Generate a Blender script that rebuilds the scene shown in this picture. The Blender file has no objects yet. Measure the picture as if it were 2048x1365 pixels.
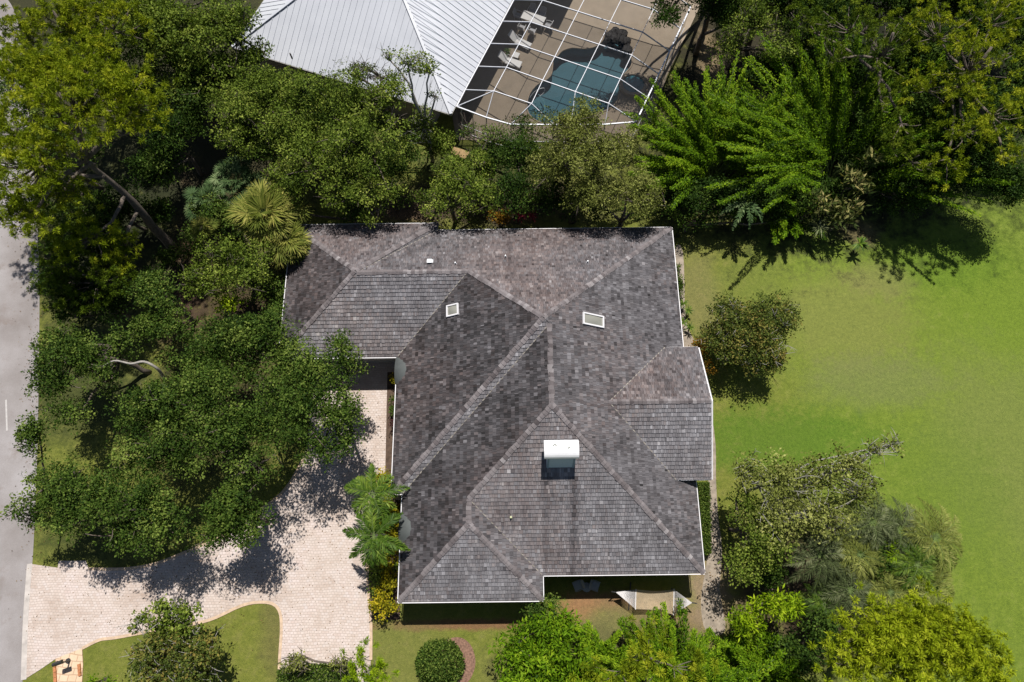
import bpy, math, random
import numpy as np
from mathutils import Vector

# ------------------------------------------------------------------ camera, light
S = bpy.context.scene
F_PX = 1385.0; TILT = math.radians(18.6); ROLL = math.radians(0.7); HC = 45.0
_c, _s = math.cos(TILT), math.sin(TILT)
_R = np.array([1, 0, 0.]); _U = np.array([0, _c, _s]); _F = np.array([0, _s, -_c])
_cr, _sr = math.cos(ROLL), math.sin(ROLL)
R2 = _R*_cr-_U*_sr; U2 = _R*_sr+_U*_cr
CAM = np.array([0, 0, HC])

cam_d = bpy.data.cameras.new('camera'); cam = bpy.data.objects.new('camera', cam_d)
S.collection.objects.link(cam); S.camera = cam
cam_d.sensor_width = 36; cam_d.lens = 36*F_PX/2048; cam_d.clip_end = 2000
from mathutils import Matrix
M = Matrix(((R2[0], U2[0], -_F[0], 0), (R2[1], U2[1], -_F[1], 0), (R2[2], U2[2], -_F[2], HC), (0, 0, 0, 1)))
cam.matrix_world = M

SUNV = Vector((0.06, 0.447, 1.0)).normalized()
sun_el = math.asin(SUNV.z); sun_az = math.atan2(SUNV.x, SUNV.y)
W = bpy.data.worlds.new("World"); S.world = W; W.use_nodes = True
nt = W.node_tree; bg = nt.nodes['Background']; bg.inputs[1].default_value = 0.05
sky = nt.nodes.new('ShaderNodeTexSky'); sky.sky_type = 'NISHITA'; sky.sun_disc = False
sky.sun_elevation = sun_el; sky.sun_rotation = sun_az
nt.links.new(sky.outputs[0], bg.inputs[0])
sl = bpy.data.lights.new('sun', 'SUN'); sl.energy = 5.0; sl.angle = math.radians(0.55); sl.color = (1, 0.955, 0.89)
so = bpy.data.objects.new('sun', sl); S.collection.objects.link(so)
so.rotation_mode = 'QUATERNION'; so.rotation_quaternion = SUNV.to_track_quat('Z', 'Y')
S.view_settings.view_transform = 'Standard'; S.view_settings.look = 'None'
S.view_settings.gamma = 1; S.view_settings.exposure = 0.15
S.render.engine = 'CYCLES'
S.cycles.max_bounces = 6; S.cycles.diffuse_bounces = 2; S.cycles.transparent_max_bounces = 16

rng = np.random.default_rng(7)

def P(px, py, z=0.0):
    """world point at height z seen at a pixel of the photograph"""
    d = R2*((px-1024)/F_PX)+U2*((682.5-py)/F_PX)+_F
    return CAM+d*((z-HC)/d[2])
def ppm(p):
    return F_PX/((np.asarray(p)-CAM) @ _F)

# ------------------------------------------------------------------ object helpers
COL = S.collection
def tag(o, label=None, cat=None, group=None, kind=None):
    if label: o['label'] = label
    if cat: o['category'] = cat
    if group: o['group'] = group
    if kind: o['kind'] = kind
    return o
def empty(name, loc, label, cat, group=None):
    o = bpy.data.objects.new(name, None); COL.objects.link(o); o.location = tuple(loc)
    o.empty_display_size = .3
    return tag(o, label, cat, group)
def link(name, me, mat, parent=None, loc=(0, 0, 0)):
    o = bpy.data.objects.new(name, me); COL.objects.link(o)
    if mat is not None:
        for m in (mat if isinstance(mat, (list, tuple)) else [mat]): me.materials.append(m)
    o.location = tuple(loc)
    if parent is not None: o.parent = parent
    return o
def wloc(parent):
    x = Vector((0, 0, 0))
    while parent is not None:
        x = x+parent.location; parent = parent.parent
    return np.array(x)
def mesh_np(name, V, Fc, mat, parent=None, tint=None, smooth=False):
    """V world coords (N,3); Fc (M,k) all faces same size. Placed under parent."""
    V = np.asarray(V, float).reshape(-1, 3); Fc = np.asarray(Fc, int)
    V = V-wloc(parent)
    me = bpy.data.meshes.new(name); k = Fc.shape[1]; m = len(Fc)
    me.vertices.add(len(V)); me.vertices.foreach_set('co', V.astype('f').ravel())
    me.loops.add(m*k); me.loops.foreach_set('vertex_index', Fc.astype('i').ravel())
    me.polygons.add(m); me.polygons.foreach_set('loop_start', np.arange(0, m*k, k, dtype='i'))
    me.polygons.foreach_set('loop_total', np.full(m, k, dtype='i'))
    if smooth: me.polygons.foreach_set('use_smooth', np.ones(m, dtype=bool))
    if tint is not None:
        a = me.attributes.new('tint', 'FLOAT', 'POINT'); a.data.foreach_set('value', np.asarray(tint, 'f'))
    me.update(calc_edges=True); me.validate()
    return link(name, me, mat, parent)

class MB:
    """collects shapes in world coordinates; build() makes ONE mesh object"""
    def __init__(s): s.v = []; s.f = []; s.t = []
    def add(s, vs, fs, tint=0.5):
        n = len(s.v); s.v += [tuple(v) for v in vs]; s.f += [tuple(i+n for i in f) for f in fs]; s.t += [tint]*len(vs); return s
    def box(s, c, size, rz=0., tint=.5, ax=None):
        hx, hy, hz = [q/2 for q in size]; ca, sa = math.cos(rz), math.sin(rz)
        if ax is None: ax = (np.array([ca, sa, 0]), np.array([-sa, ca, 0]), np.array([0, 0, 1.]))
        c = np.array(c, float); vs = []
        for k in (-1, 1):
            for j in (-1, 1):
                for i in (-1, 1): vs.append(c+ax[0]*hx*i+ax[1]*hy*j+ax[2]*hz*k)
        return s.add(vs, [(0, 2, 3, 1), (4, 5, 7, 6), (0, 1, 5, 4), (2, 6, 7, 3), (0, 4, 6, 2), (1, 3, 7, 5)], tint)
    def bar(s, a, b, w, h=None, up=(0, 0, 1), tint=.5):
        a = np.array(a, float); b = np.array(b, float); h = h or w
        d = b-a; L = np.linalg.norm(d); d = d/L; u = np.array(up, float)
        if abs(d@u) > .99: u = np.array([1., 0, 0])
        x = np.cross(u, d); x /= np.linalg.norm(x); z = np.cross(d, x)
        return s.box((a+b)/2, (w, L, h), ax=(x, d, z), tint=tint)
    def tube(s, pts, radii, n=6, tint=.5, cap=True):
        pts = [np.array(p, float) for p in pts]
        if not hasattr(radii, '__len__'): radii = [radii]*len(pts)
        rings = []; u = None
        for i, p in enumerate(pts):
            d = pts[min(i+1, len(pts)-1)]-pts[max(i-1, 0)]; d = d/(np.linalg.norm(d)+1e-9)
            if u is None:
                u = np.cross(d, [0, 0, 1.]) if abs(d[2]) < .9 else np.cross(d, [1., 0, 0])
            u = u-d*(u@d); u /= np.linalg.norm(u)+1e-9; w = np.cross(d, u)
            rings.append([p+radii[i]*(u*math.cos(2*math.pi*k/n)+w*math.sin(2*math.pi*k/n)) for k in range(n)])
        vs = [q for r in rings for q in r]; fs = []
        for i in range(len(pts)-1):
            for k in range(n):
                fs.append((i*n+k, i*n+(k+1) % n, (i+1)*n+(k+1) % n, (i+1)*n+k))
        if cap: fs.append(tuple(range(n))[::-1]); fs.append(tuple((len(pts)-1)*n+k for k in range(n)))
        return s.add(vs, fs, tint)
    def prism(s, poly, z0, z1, tint=.5):
        n = len(poly); vs = [(p[0], p[1], z0) for p in poly]+[(p[0], p[1], z1) for p in poly]
        fs = [tuple(range(n))[::-1], tuple(range(n, 2*n))]+[(i, (i+1) % n, n+(i+1) % n, n+i) for i in range(n)]
        return s.add(vs, fs, tint)
    def build(s, name, mat, parent=None, smooth=False):
        o = wloc(parent)
        me = bpy.data.meshes.new(name)
        me.from_pydata([tuple(np.array(v)-o) for v in s.v], [], s.f); me.update()
        a = me.attributes.new('tint', 'FLOAT', 'POINT'); a.data.foreach_set('value', np.array(s.t, 'f'))
        if smooth: me.polygons.foreach_set('use_smooth', np.ones(len(me.polygons), dtype=bool))
        return link(name, me, mat, parent)

def spline(pts, closed=True, n=8):
    pts = [np.array(p, float) for p in pts]; out = []; m = len(pts)
    for i in range(m if closed else m-1):
        if closed: a, b, c, d = pts[i-1], pts[i], pts[(i+1) % m], pts[(i+2) % m]
        else: a, b, c, d = pts[max(i-1, 0)], pts[i], pts[i+1], pts[min(i+2, m-1)]
        for k in range(n):
            t = k/n
            out.append(.5*((2*b)+(-a+c)*t+(2*a-5*b+4*c-d)*t*t+(-a+3*b-3*c+d)*t**3))
    if not closed: out.append(pts[-1])
    return out
def sheet(name, poly, z, mat, kind='structure', thick=0.0):
    """flat polygon (with optional skirt) at height z"""
    m = MB(); n = len(poly)
    m.add([(p[0], p[1], z) for p in poly], [tuple(range(n))])
    if thick:
        m.add([(p[0], p[1], z) for p in poly]+[(p[0], p[1], z-thick) for p in poly], [(i, (i+1) % n, n+(i+1) % n, n+i) for i in range(n)])
    o = m.build(name, mat); me = o.data
    import bmesh
    bm = bmesh.new(); bm.from_mesh(me); bmesh.ops.triangulate(bm, faces=[f for f in bm.faces if len(f.verts) > 4]); bmesh.ops.recalc_face_normals(bm, faces=bm.faces)
    if bm.faces:
        up = sum(f.normal.z*f.calc_area() for f in bm.faces)
        if up < 0: bmesh.ops.reverse_faces(bm, faces=bm.faces)
    bm.to_mesh(me); bm.free()
    if kind: o['kind'] = kind
    return o

# ------------------------------------------------------------------ materials
def lin(c):
    return tuple(((v/255)/12.92 if v/255 <= .04045 else ((v/255+.055)/1.055)**2.4) for v in c)
def newmat(name):
    m = bpy.data.materials.new(name); m.use_nodes = True
    n = m.node_tree; b = n.nodes['Principled BSDF']; return m, n, b
def N(n, t, **k):
    x = n.nodes.new(t)
    for a, v in k.items(): setattr(x, a, v)
    return x
def ramp(n, fac, stops, interp='LINEAR'):
    r = N(n, 'ShaderNodeValToRGB'); r.color_ramp.interpolation = interp; e = r.color_ramp.elements
    while len(e) < len(stops): e.new(.5)
    for q, (p, c) in zip(e, stops): q.position = p; q.color = (*c, 1)
    if fac is not None: n.links.new(fac, r.inputs[0])
    return r.outputs[0]
def noise(n, scale, detail=4, rough=.55, vec=None):
    x = N(n, 'ShaderNodeTexNoise'); x.inputs['Scale'].default_value = scale; x.inputs['Detail'].default_value = detail; x.inputs['Roughness'].default_value = rough
    if vec is not None: n.links.new(vec, x.inputs['Vector'])
    return x.outputs['Fac']
def mathn(n, op, a, b=None, clamp=False):
    x = N(n, 'ShaderNodeMath', operation=op, use_clamp=clamp)
    for i, v in enumerate((a, b)):
        if v is None: continue
        if isinstance(v, (int, float)): x.inputs[i].default_value = v
        else: n.links.new(v, x.inputs[i])
    return x.outputs[0]
def mixc(n, f, a, b, mode='MIX'):
    x = N(n, 'ShaderNodeMix', data_type='RGBA', blend_type=mode)
    for i, v in ((0, f), (6, a), (7, b)):
        if isinstance(v, (int, float)): x.inputs[i].default_value = v
        elif isinstance(v, tuple): x.inputs[i].default_value = (*v, 1)
        else: n.links.new(v, x.inputs[i])
    return x.outputs[2]
def bump(n, b, h, strength=.5, dist=.02):
    x = N(n, 'ShaderNodeBump'); x.inputs['Strength'].default_value = strength; x.inputs['Distance'].default_value = dist
    n.links.new(h, x.inputs['Height']); n.links.new(x.outputs[0], b.inputs['Normal'])
def pos(n):
    return N(n, 'ShaderNodeNewGeometry').outputs['Position']

def plain(name, c, rough=.5, metal=0, var=.15, scale=6, bumps=0):
    m, n, b = newmat(name)
    v = noise(n, scale, 5, .6, pos(n))
    a = tuple(q*(1-var) for q in c); d = tuple(min(1, q*(1+var)) for q in c)
    n.links.new(ramp(n, v, [(.3, a), (.7, d)]), b.inputs['Base Color'])
    b.inputs['Roughness'].default_value = rough; b.inputs['Metallic'].default_value = metal
    if bumps: bump(n, b, noise(n, scale*6, 3, .6, pos(n)), bumps, .01)
    return m
def leafmat(name, dark, mid, light, trans=.22, rough=.6, spec=.08):
    m, n, b = newmat(name)
    a = N(n, 'ShaderNodeAttribute', attribute_name='tint')
    col = ramp(n, a.outputs['Fac'], [(0, dark), (.5, mid), (1, light)])
    n.links.new(col, b.inputs['Base Color']); b.inputs['Roughness'].default_value = rough
    b.inputs['Specular IOR Level'].default_value = spec
    t = N(n, 'ShaderNodeBsdfTranslucent')
    n.links.new(mixc(n, 1.0, col, (1.0, 1.0, .45), 'MULTIPLY'), t.inputs[0])
    mx = N(n, 'ShaderNodeMixShader'); mx.inputs[0].default_value = trans
    n.links.new(b.outputs[0], mx.inputs[1]); n.links.new(t.outputs[0], mx.inputs[2])
    n.links.new(mx.outputs[0], n.nodes['Material Output'].inputs[0])
    return m
L_OAK = leafmat('leaf_oak', (.014, .034, .006), (.064, .115, .016), (.225, .29, .058))
L_OLIVE = leafmat('leaf_olive', (.022, .042, .006), (.125, .185, .022), (.34, .39, .075))
L_KHAKI = leafmat('leaf_khaki', (.042, .052, .010), (.185, .215, .044), (.40, .41, .13))
L_BRIGHT = leafmat('leaf_bright', (.020, .055, .003), (.130, .250, .008), (.30, .42, .02), trans=.3)
L_LIME = leafmat('leaf_lime', (.06, .12, .004), (.24, .37, .008), (.44, .54, .03), trans=.3)
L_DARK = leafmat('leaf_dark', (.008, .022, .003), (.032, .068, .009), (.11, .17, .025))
L_PINE = leafmat('needle_pine', (.030, .055, .004), (.20, .265, .010), (.50, .51, .035), trans=.3)
L_PINEY = leafmat('needle_yellow', (.06, .09, .004), (.30, .38, .012), (.56, .60, .04), trans=.3)
L_PINED = leafmat('needle_dark', (.016, .034, .003), (.085, .135, .008), (.26, .32, .03))
L_RUST = leafmat('leaf_rust', (.026, .042, .009), (.105, .145, .026), (.30, .23, .06))
L_PALMB = leafmat('frond_blue', (.030, .060, .022), (.085, .145, .052), (.27, .33, .16))
L_PALMY = leafmat('frond_yellow', (.05, .075, .01), (.15, .18, .03), (.42, .38, .10))
L_PALMG = leafmat('frond_green', (.018, .045, .005), (.075, .145, .014), (.24, .32, .045), rough=.5, spec=.15)
L_GREY = leafmat('frond_grey', (.020, .030, .010), (.090, .115, .045), (.29, .31, .17))
L_YELLOW = leafmat('leaf_yellow', (.06, .09, .008), (.30, .27, .012), (.70, .54, .03))
L_RED = leafmat('leaf_red', (.10, .012, .02), (.32, .03, .06), (.55, .12, .14))
L_ORANGE = leafmat('leaf_orange', (.10, .06, .01), (.26, .14, .015), (.5, .25, .03))
L_WINE = leafmat('leaf_wine', (.03, .01, .012), (.08, .03, .035), (.16, .07, .07))
BARK = plain('bark', (.13, .105, .085), .9, var=.4, scale=8, bumps=.6)
BARKP = plain('bark_pale', (.33, .31, .28), .9, var=.3, scale=8, bumps=.5)

# ------------------------------------------------------------------ foliage generators
def unit(v): return v/(np.linalg.norm(v, axis=-1, keepdims=True)+1e-9)
def leaves(name, C, D, Nn, Ls, Ws, tint, mat, parent):
    """diamond leaves: C base points, D directions, Nn normals"""
    C = np.asarray(C); D = unit(D); Sd = unit(np.cross(D, Nn)); Ls = np.broadcast_to(Ls, (len(C),))[:, None]; Ws = np.broadcast_to(Ws, (len(C),))[:, None]
    mid = C+D*Ls*.45; fold = unit(Nn)*Ws*.18
    V = np.stack([C, mid+Sd*Ws*.5+fold, C+D*Ls, mid-Sd*Ws*.5+fold], 1).reshape(-1, 3)
    Fc = np.arange(len(C)*4).reshape(-1, 4)
    return mesh_np(name, V, Fc, mat, parent, tint=np.repeat(np.clip(tint, 0, 1), 4))
def rand_dirs(r, n): return unit(r.normal(size=(n, 3)))

def limb(m, a, b, r0, r1, r, sag=.15, n=5, w=.12):
    a = np.array(a, float); b = np.array(b, float); L = np.linalg.norm(b-a); pts = []; rad = []
    k = r.normal(size=3)*w*L*.5; k[2] += sag*L
    for i in range(n+1):
        t = i/n; p = a*(1-t)+b*t+k*math.sin(math.pi*t)*(.6+.4*t); p = p+r.normal(size=3)*L*.012*(0 if i in (0, n) else 1)
        pts.append(p); rad.append(r0*(1-t)+r1*t)
    m.tube(pts, rad, 6); return pts

def blob_geo(b):
    px, py, z, rx, ry = b[:5]; c = P(px, py, z); s = ppm(c); rx, ry = rx/s, ry/s
    rz = b[5] if len(b) > 5 else .70*min(rx, ry)+.25
    return c, np.array([rx, ry, rz])

def broadleaf(blobs, label, mat, seed, cat='tree', name='oak_tree', leaf=.125, dens=1., clump=.75, base=None, group=None, bark=None,
              twigs=0, fill=1., aspect=.62, spread=.55, ground=0, trunk_r=None, droop=0.):
    r = np.random.default_rng(seed)
    G = [blob_geo(b) for b in blobs]
    if base is None: b0 = G[0][0]*[1, 1, 0]
    else: b0 = P(base[0], base[1], 0)
    b0 = b0+np.array([0, 0, ground])
    root = empty(name, b0, label, cat, group)
    CC = []; CR = []; CT = []; CD = []
    for (c, R) in G:
        lr = clump*1.45; nl = max(3, int(fill*3.0*R[0]*R[1]/(lr*lr)*math.pi/2.2))
        ld = rand_dirs(r, 7); la = r.uniform(.05, .30, 7)*r.choice([-1, 1], 7, p=[.62, .38])
        d = rand_dirs(r, nl); d[:, 2] = np.where(d[:, 2] < -.2, -d[:, 2], d[:, 2])
        lob = 1+np.sum(la[None]*np.maximum(0, d@ld.T)**3, 1)
        LRr = lr*r.uniform(.55, 1.15, nl); LRr = np.minimum(LRr, min(R[0], R[1])*.75)
        lc = c+d*(R-np.minimum(.55*lr, R*.5))*(r.uniform(.12, 1, nl)**.45*lob)[:, None]; lc[:, 2] += r.normal(0, .42, nl)*min(1, R[2])
        lt = np.clip(r.normal(.42, .16, nl), 0, 1)
        for k in range(nl):
            sr = max(.16, clump*.42); ns = max(5, int(2.9*(LRr[k]/sr)**2*.62)); dd = rand_dirs(r, ns); dd[:, 2] = np.where(dd[:, 2] < -.1, -dd[:, 2]*.8, dd[:, 2])
            ce = lc[k]+dd*LRr[k]*np.array([1, 1, .68])*r.uniform(.55, 1.12, (ns, 1))
            CD.append(dd); CC.append(ce); CR.append(sr*r.uniform(.6, 1.3, ns)); CT.append(np.clip(lt[k]+r.normal(0, .19, ns), 0, 1))
    CC = np.concatenate(CC); CR = np.concatenate(CR); CT = np.concatenate(CT); CD = np.concatenate(CD); CC[:, 2] = np.maximum(CC[:, 2], .12)
    per = np.maximum(5, (dens*1.25*CR**2/(leaf*leaf*aspect/2)).astype(int)); idx = np.repeat(np.arange(len(CC)), per); n = len(idx)
    d = rand_dirs(r, n); d[:, 2] = np.where(r.random(n) < .8, np.abs(d[:, 2]), d[:, 2])
    rad = CR[idx]*(r.random(n)**(spread*.7))*r.uniform(.8, 1.25, n)
    p = CC[idx]+d*rad[:, None]*np.array([1.0, 1.0, .75])
    D = unit(d*.8+r.normal(size=(n, 3))*.6+np.array([0, 0, .1-droop])); Nn = unit(d*.6+CD[idx]*1.0+np.array([0, .10, .45])+r.normal(size=(n, 3))*.45)
    Ls = leaf*r.uniform(.5, 1.6, n)
    p[:, 2] = np.maximum(p[:, 2], .04)
    t = CT[idx]*.78+r.random(n)*.42-.09+.10*(CD[idx][:, 2]-.4)  # last term paints light from above: lobe tops get a lighter leaf colour
    leaves('crown', p, D, Nn, Ls, Ls*aspect, t, mat, root)
    # trunk and limbs
    m = MB(); bark = bark or BARK
    R0 = max(g[1][0] for g in G); tr = trunk_r or (.05+.045*R0)
    zc = G[0][0][2]
    if zc > 1.3:
        top = b0*[1, 1, 0]+np.array([0, 0, zc*.42])+np.append(r.normal(size=2)*.15, 0); top[:2] += (G[0][0][:2]-b0[:2])*.3
        limb(m, b0-[0, 0, .1], top, tr*1.25, tr*.9, r, .0, 4, .06)
    else: top = b0+np.array([0, 0, .1])
    m.build('trunk', bark, root, True)
    m = MB(); used = []
    for gi, (c, R) in enumerate(G):
        hub = c-np.array([0, 0, R[2]*.35]); limb(m, top, hub, tr*.7, tr*.4, r, .1)
        ids = [i for i in range(len(CC)) if np.linalg.norm((CC[i]-c)/R) < 1.3]; r.shuffle(ids)
        for i in ids[:7+twigs]:
            limb(m, hub, CC[i], tr*.32, tr*.06+.006, r, .08); used.append(i)
    r.shuffle(used)
    for i in used[:twigs*3]:
        e = CC[i]+unit(r.normal(size=3)+[0, 0, .6])*(CR[i]+.35)*r.uniform(.8, 1.8)
        pts = limb(m, CC[i]-[0, 0, .03], e, .026, .007, r, .1, 3)
        e2 = pts[2]+unit(r.normal(size=3)+[0, 0, .5])*.35; m.tube([pts[1], (pts[1]+e2)/2+r.normal(size=3)*.04, e2], [.016, .011, .005], 4)
    m.build('limb', bark, root, True)
    return root

def pine(blobs, label, mat, seed, base, ntuft=5.5, needle=.34, group=None, tr=.24, name='pine_tree', cat='tree', bark=None, lean_top=None, clusters=1.15):
    r = np.random.default_rng(seed); G = [blob_geo(b) for b in blobs]; b0 = P(base[0], base[1], 0)
    root = empty(name, b0, label, cat, group); m = MB(); bark = bark or BARK
    top = G[0][0].copy(); top[2] += G[0][1][2]*.5
    if lean_top is not None: top = P(*lean_top)
    pts = limb(m, b0-[0, 0, .2], top, tr*1.2, tr*.35, r, 0, 8, .02)
    m.build('trunk', bark, root, True)
    TC = []; TT = []; m = MB()
    for c, R in G:
        nb = max(5, int(clusters*2.1*math.pi*R[0]*R[1]/1.6)); dd = rand_dirs(r, nb); dd[:, 2] = np.abs(dd[:, 2])*.9-.25
        cc = c+dd*R*(r.uniform(.15, 1, nb)**.5)[:, None]
        tz = np.clip((c[2]-R[2]*.6)/max(top[2], .1), .3, .9); onx = pts[0]*(1-tz)+pts[-1]*tz
        hub = c*.85+onx*.15; hub[2] = c[2]-R[2]*.5
        limb(m, onx, hub, tr*.45, tr*.28, r, .05)
        for q in cc:
            limb(m, hub, q-[0, 0, .2], tr*.22, .02, r, -.05, 4)
            k = int(ntuft*r.uniform(.7, 1.4)*1.25); off = r.normal(size=(k, 3))*[.48, .48, .20]
            TC.append(q+off); TT.append(np.full(k, r.uniform(.15, .8)))
    m.build('limb', bark, root, True)
    TC = np.concatenate(TC); TT = np.concatenate(TT); K = 54; n = len(TC)*K
    idx = np.repeat(np.arange(len(TC)), K); tt = TT[idx]*.5+r.random(len(TC))[idx]*.5+r.random(n)*.25-.12
    ax = unit(r.normal(size=(len(TC), 3))*.4+np.array([0, 0, .8]))
    D = unit(rand_dirs(r, n)+ax[idx]*.6); Ls = needle*.82*r.uniform(.65, 1.15, n)
    C = TC[idx]+D*.03; Sd = unit(np.cross(D, r.normal(size=(n, 3))))*.016
    V = np.stack([C-Sd, C+D*Ls[:, None]*.6+Sd*1.2, C+D*Ls[:, None]-[0, 0, .05], C+D*Ls[:, None]*.55-Sd*1.2], 1).reshape(-1, 3)
    mesh_np('crown', V, np.arange(n*4).reshape(-1, 4), mat, root, tint=np.repeat(np.clip(tt, 0, 1), 4))
    return root

def bamboo(base, label, mat, seed, nculm, h, reach, name='bamboo_clump', cat='bamboo', ang=(0, 360), leaf=.17, per=330, group=None, rx=1.):
    """arching culms with feathery plumes, radiating from the clump"""
    r = np.random.default_rng(seed); b0 = P(base[0], base[1], 0); root = empty(name, b0, label, cat, group); m = MB()
    C = []; D = []; T = []
    for i in range(nculm):
        a = math.radians(r.uniform(*ang)); o = np.array([math.cos(a)*rx, math.sin(a), 0]); s0 = b0+o*r.uniform(0, reach*.35)
        R = reach*r.uniform(.2, 1)**.6*.8; H = h*r.uniform(.65, 1.05)*(1-.25*(R/reach)); pts = []
        dr = r.uniform(.05, .34); bend = r.normal(0, .34)*R; sdv = np.array([-o[1], o[0], 0]); kk = r.uniform(1.35, 2.1)
        for k in range(9):
            t = k/8; pts.append(s0+o*R*t**kk+sdv*bend*t**2+np.array([0, 0, H*(t-dr*t**3.2)]))
        tc_ = r.normal(.45, .16)
        m.tube(pts, [.03*(1-.8*k/8)+.004 for k in range(9)], 5)
        pts = np.array(pts); n = int(per*1.9*r.uniform(.7, 1.3)); t = r.uniform(.28, 1, n)**.75*8; j = np.minimum(t.astype(int), 7); f = (t-j)[:, None]
        p = pts[j]*(1-f)+pts[j+1]*f; tg = unit(pts[j+1]-pts[j]); wid = (.46*(1-.66*(t/8)**2)*r.uniform(.7, 1.2))[:, None]
        off = rand_dirs(r, n)*wid*(r.random(n)**.5)[:, None]
        C.append(p+off*[1, 1, .75]); D.append(unit(tg*.7+off*1.1+r.normal(size=(n, 3))*.28-np.array([0, 0, .25])))
        T.append(np.clip(tc_+.16*(t/8-.6)+r.normal(0, .2, n), 0, 1))
    C = np.concatenate(C); D = np.concatenate(D); T = np.concatenate(T)
    C[:, 2] = np.maximum(C[:, 2], .1)
    Nn = unit(r.normal(size=C.shape)*.6+[0, 0, 1]); Ls = leaf*r.uniform(.7, 1.3, len(C))
    m.build('culm', CULM, root, True)
    leaves('foliage', C, D, Nn, Ls, Ls*.34, T, mat, root)
    return root
CULM = plain('culm', (.12, .17, .05), .5, var=.3)

def feather_palm(px, py, z, reach, label, mat, seed, nf=16, name='feather_palm', cat='palm', group=None, base=None, leaflet=.55, wid=.045, droop=.55, step=.045, trunk=.09, asym=None, frond_each=True):
    r = np.random.default_rng(seed); c = P(px, py, z); b0 = c*[1, 1, 0] if base is None else P(*base, 0)
    root = empty(name, b0, label, cat, group)
    if z > .8:
        m = MB(); limb(m, b0-[0, 0, .1], c, trunk*1.3, trunk, r, 0, 6, .04); m.build('trunk', BARKP, root, True)
    for i in range(nf):
        a = 2*math.pi*(i+r.uniform(-.3, .3))/nf if asym is None else math.radians(asym[i % len(asym)]+r.uniform(-12, 12))
        o = np.array([math.cos(a), math.sin(a), 0]); L = reach*r.uniform(.75, 1.1); el = r.uniform(.25, 1.0); pts = []
        for k in range(11):
            t = k/10; pts.append(c+o*L*(t*(1-.1*el)-.04*t*t)+np.array([0, 0, L*(el*.75*t-(droop+el*.35)*t**2.1)]))
        pts = np.array(pts); pts[:, 2] = np.maximum(pts[:, 2], .15)
        n = int(L/step); t = np.repeat(np.linspace(.12, 1, n), 2)*10; j = np.minimum(t.astype(int), 9); f = (t-j)[:, None]
        p = pts[j]*(1-f)+pts[j+1]*f; tg = unit(pts[j+1]-pts[j]); sd = unit(np.cross(tg, [0, 0, 1.])); up = np.cross(sd, tg)
        sg = np.tile([1, -1], n)[:, None]; tt = t[:, None]/10
        ll = leaflet*np.sin(np.clip(tt, .08, .95)*math.pi*.86+.25)[:, 0]*r.uniform(.8, 1.15, 2*n)
        D = unit(sd*sg*(1-.45*tt)+tg*(.45+.6*tt)+up*(.25+.35*r.random((2*n, 1)))+r.normal(size=(2*n, 3))*.16-np.array([0, 0, .15]))
        fr = leaves('frond', p, D, up+r.normal(size=(2*n, 3))*.2, ll, wid*r.uniform(.8, 1.2, 2*n), np.clip(r.uniform(.25, .75)+r.normal(0, .14, 2*n), 0, 1), mat, root)
        m = MB(); m.tube([q for q in pts[::2]], [.022, .018, .014, .01, .007, .004], 4); m.build('rachis', CULM, fr)
    return root

def fan_palm(px, py, z, reach, label, mat, seed, nf=18, name='fan_palm', cat='palm', group=None, fan=.62, base=None, segs=22, trunk=.16):
    r = np.random.default_rng(seed); c = P(px, py, z); b0 = c*[1, 1, 0] if base is None else P(*base, 0)
    root = empty(name, b0, label, cat, group)
    if z > .6:
        m = MB(); limb(m, b0-[0, 0, .1], c, trunk*1.2, trunk, r, 0, 4, .03); m.build('trunk', BARK, root, True)
    for i in range(nf):
        a = i*2.39996+r.uniform(-.2, .2); el = (1-i/nf)*1.25-.12; o = np.array([math.cos(a)*math.cos(el), math.sin(a)*math.cos(el), math.sin(el)])
        hub = c+o*reach*r.uniform(.22, .75)*(.55+.45*i/nf); hub[2] = max(hub[2]-.1*reach*(1-el), .15)
        tn = unit(o+np.array([0, 0, -.35])); sd = unit(np.cross(tn, [0, 0, 1.])); up = np.cross(sd, tn)
        th = np.linspace(-1.95, 1.95, segs); L = fan*r.uniform(.85, 1.15)*(1-.12*np.abs(th)/1.95)
        D = tn[None]*np.cos(th)[:, None]+sd[None]*np.sin(th)[:, None]+up[None]*.12*np.abs(np.sin(th))[:, None]
        D = unit(D+r.normal(size=D.shape)*.05-np.array([0, 0, .18])); Cc = np.repeat(hub[None], segs, 0)
        Cc2 = Cc+D*.03; t0 = r.uniform(.25, .75)
        fr = leaves('frond', Cc2, D, np.repeat(up[None], segs, 0)+r.normal(size=(segs, 3))*.3, L, .085, t0+r.normal(0, .15, segs), mat, root)
        m = MB(); m.tube([c, (c+hub)/2+[0, 0, .05], hub], [.018, .014, .01], 4); m.build('petiole', CULM, fr)
    return root

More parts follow.
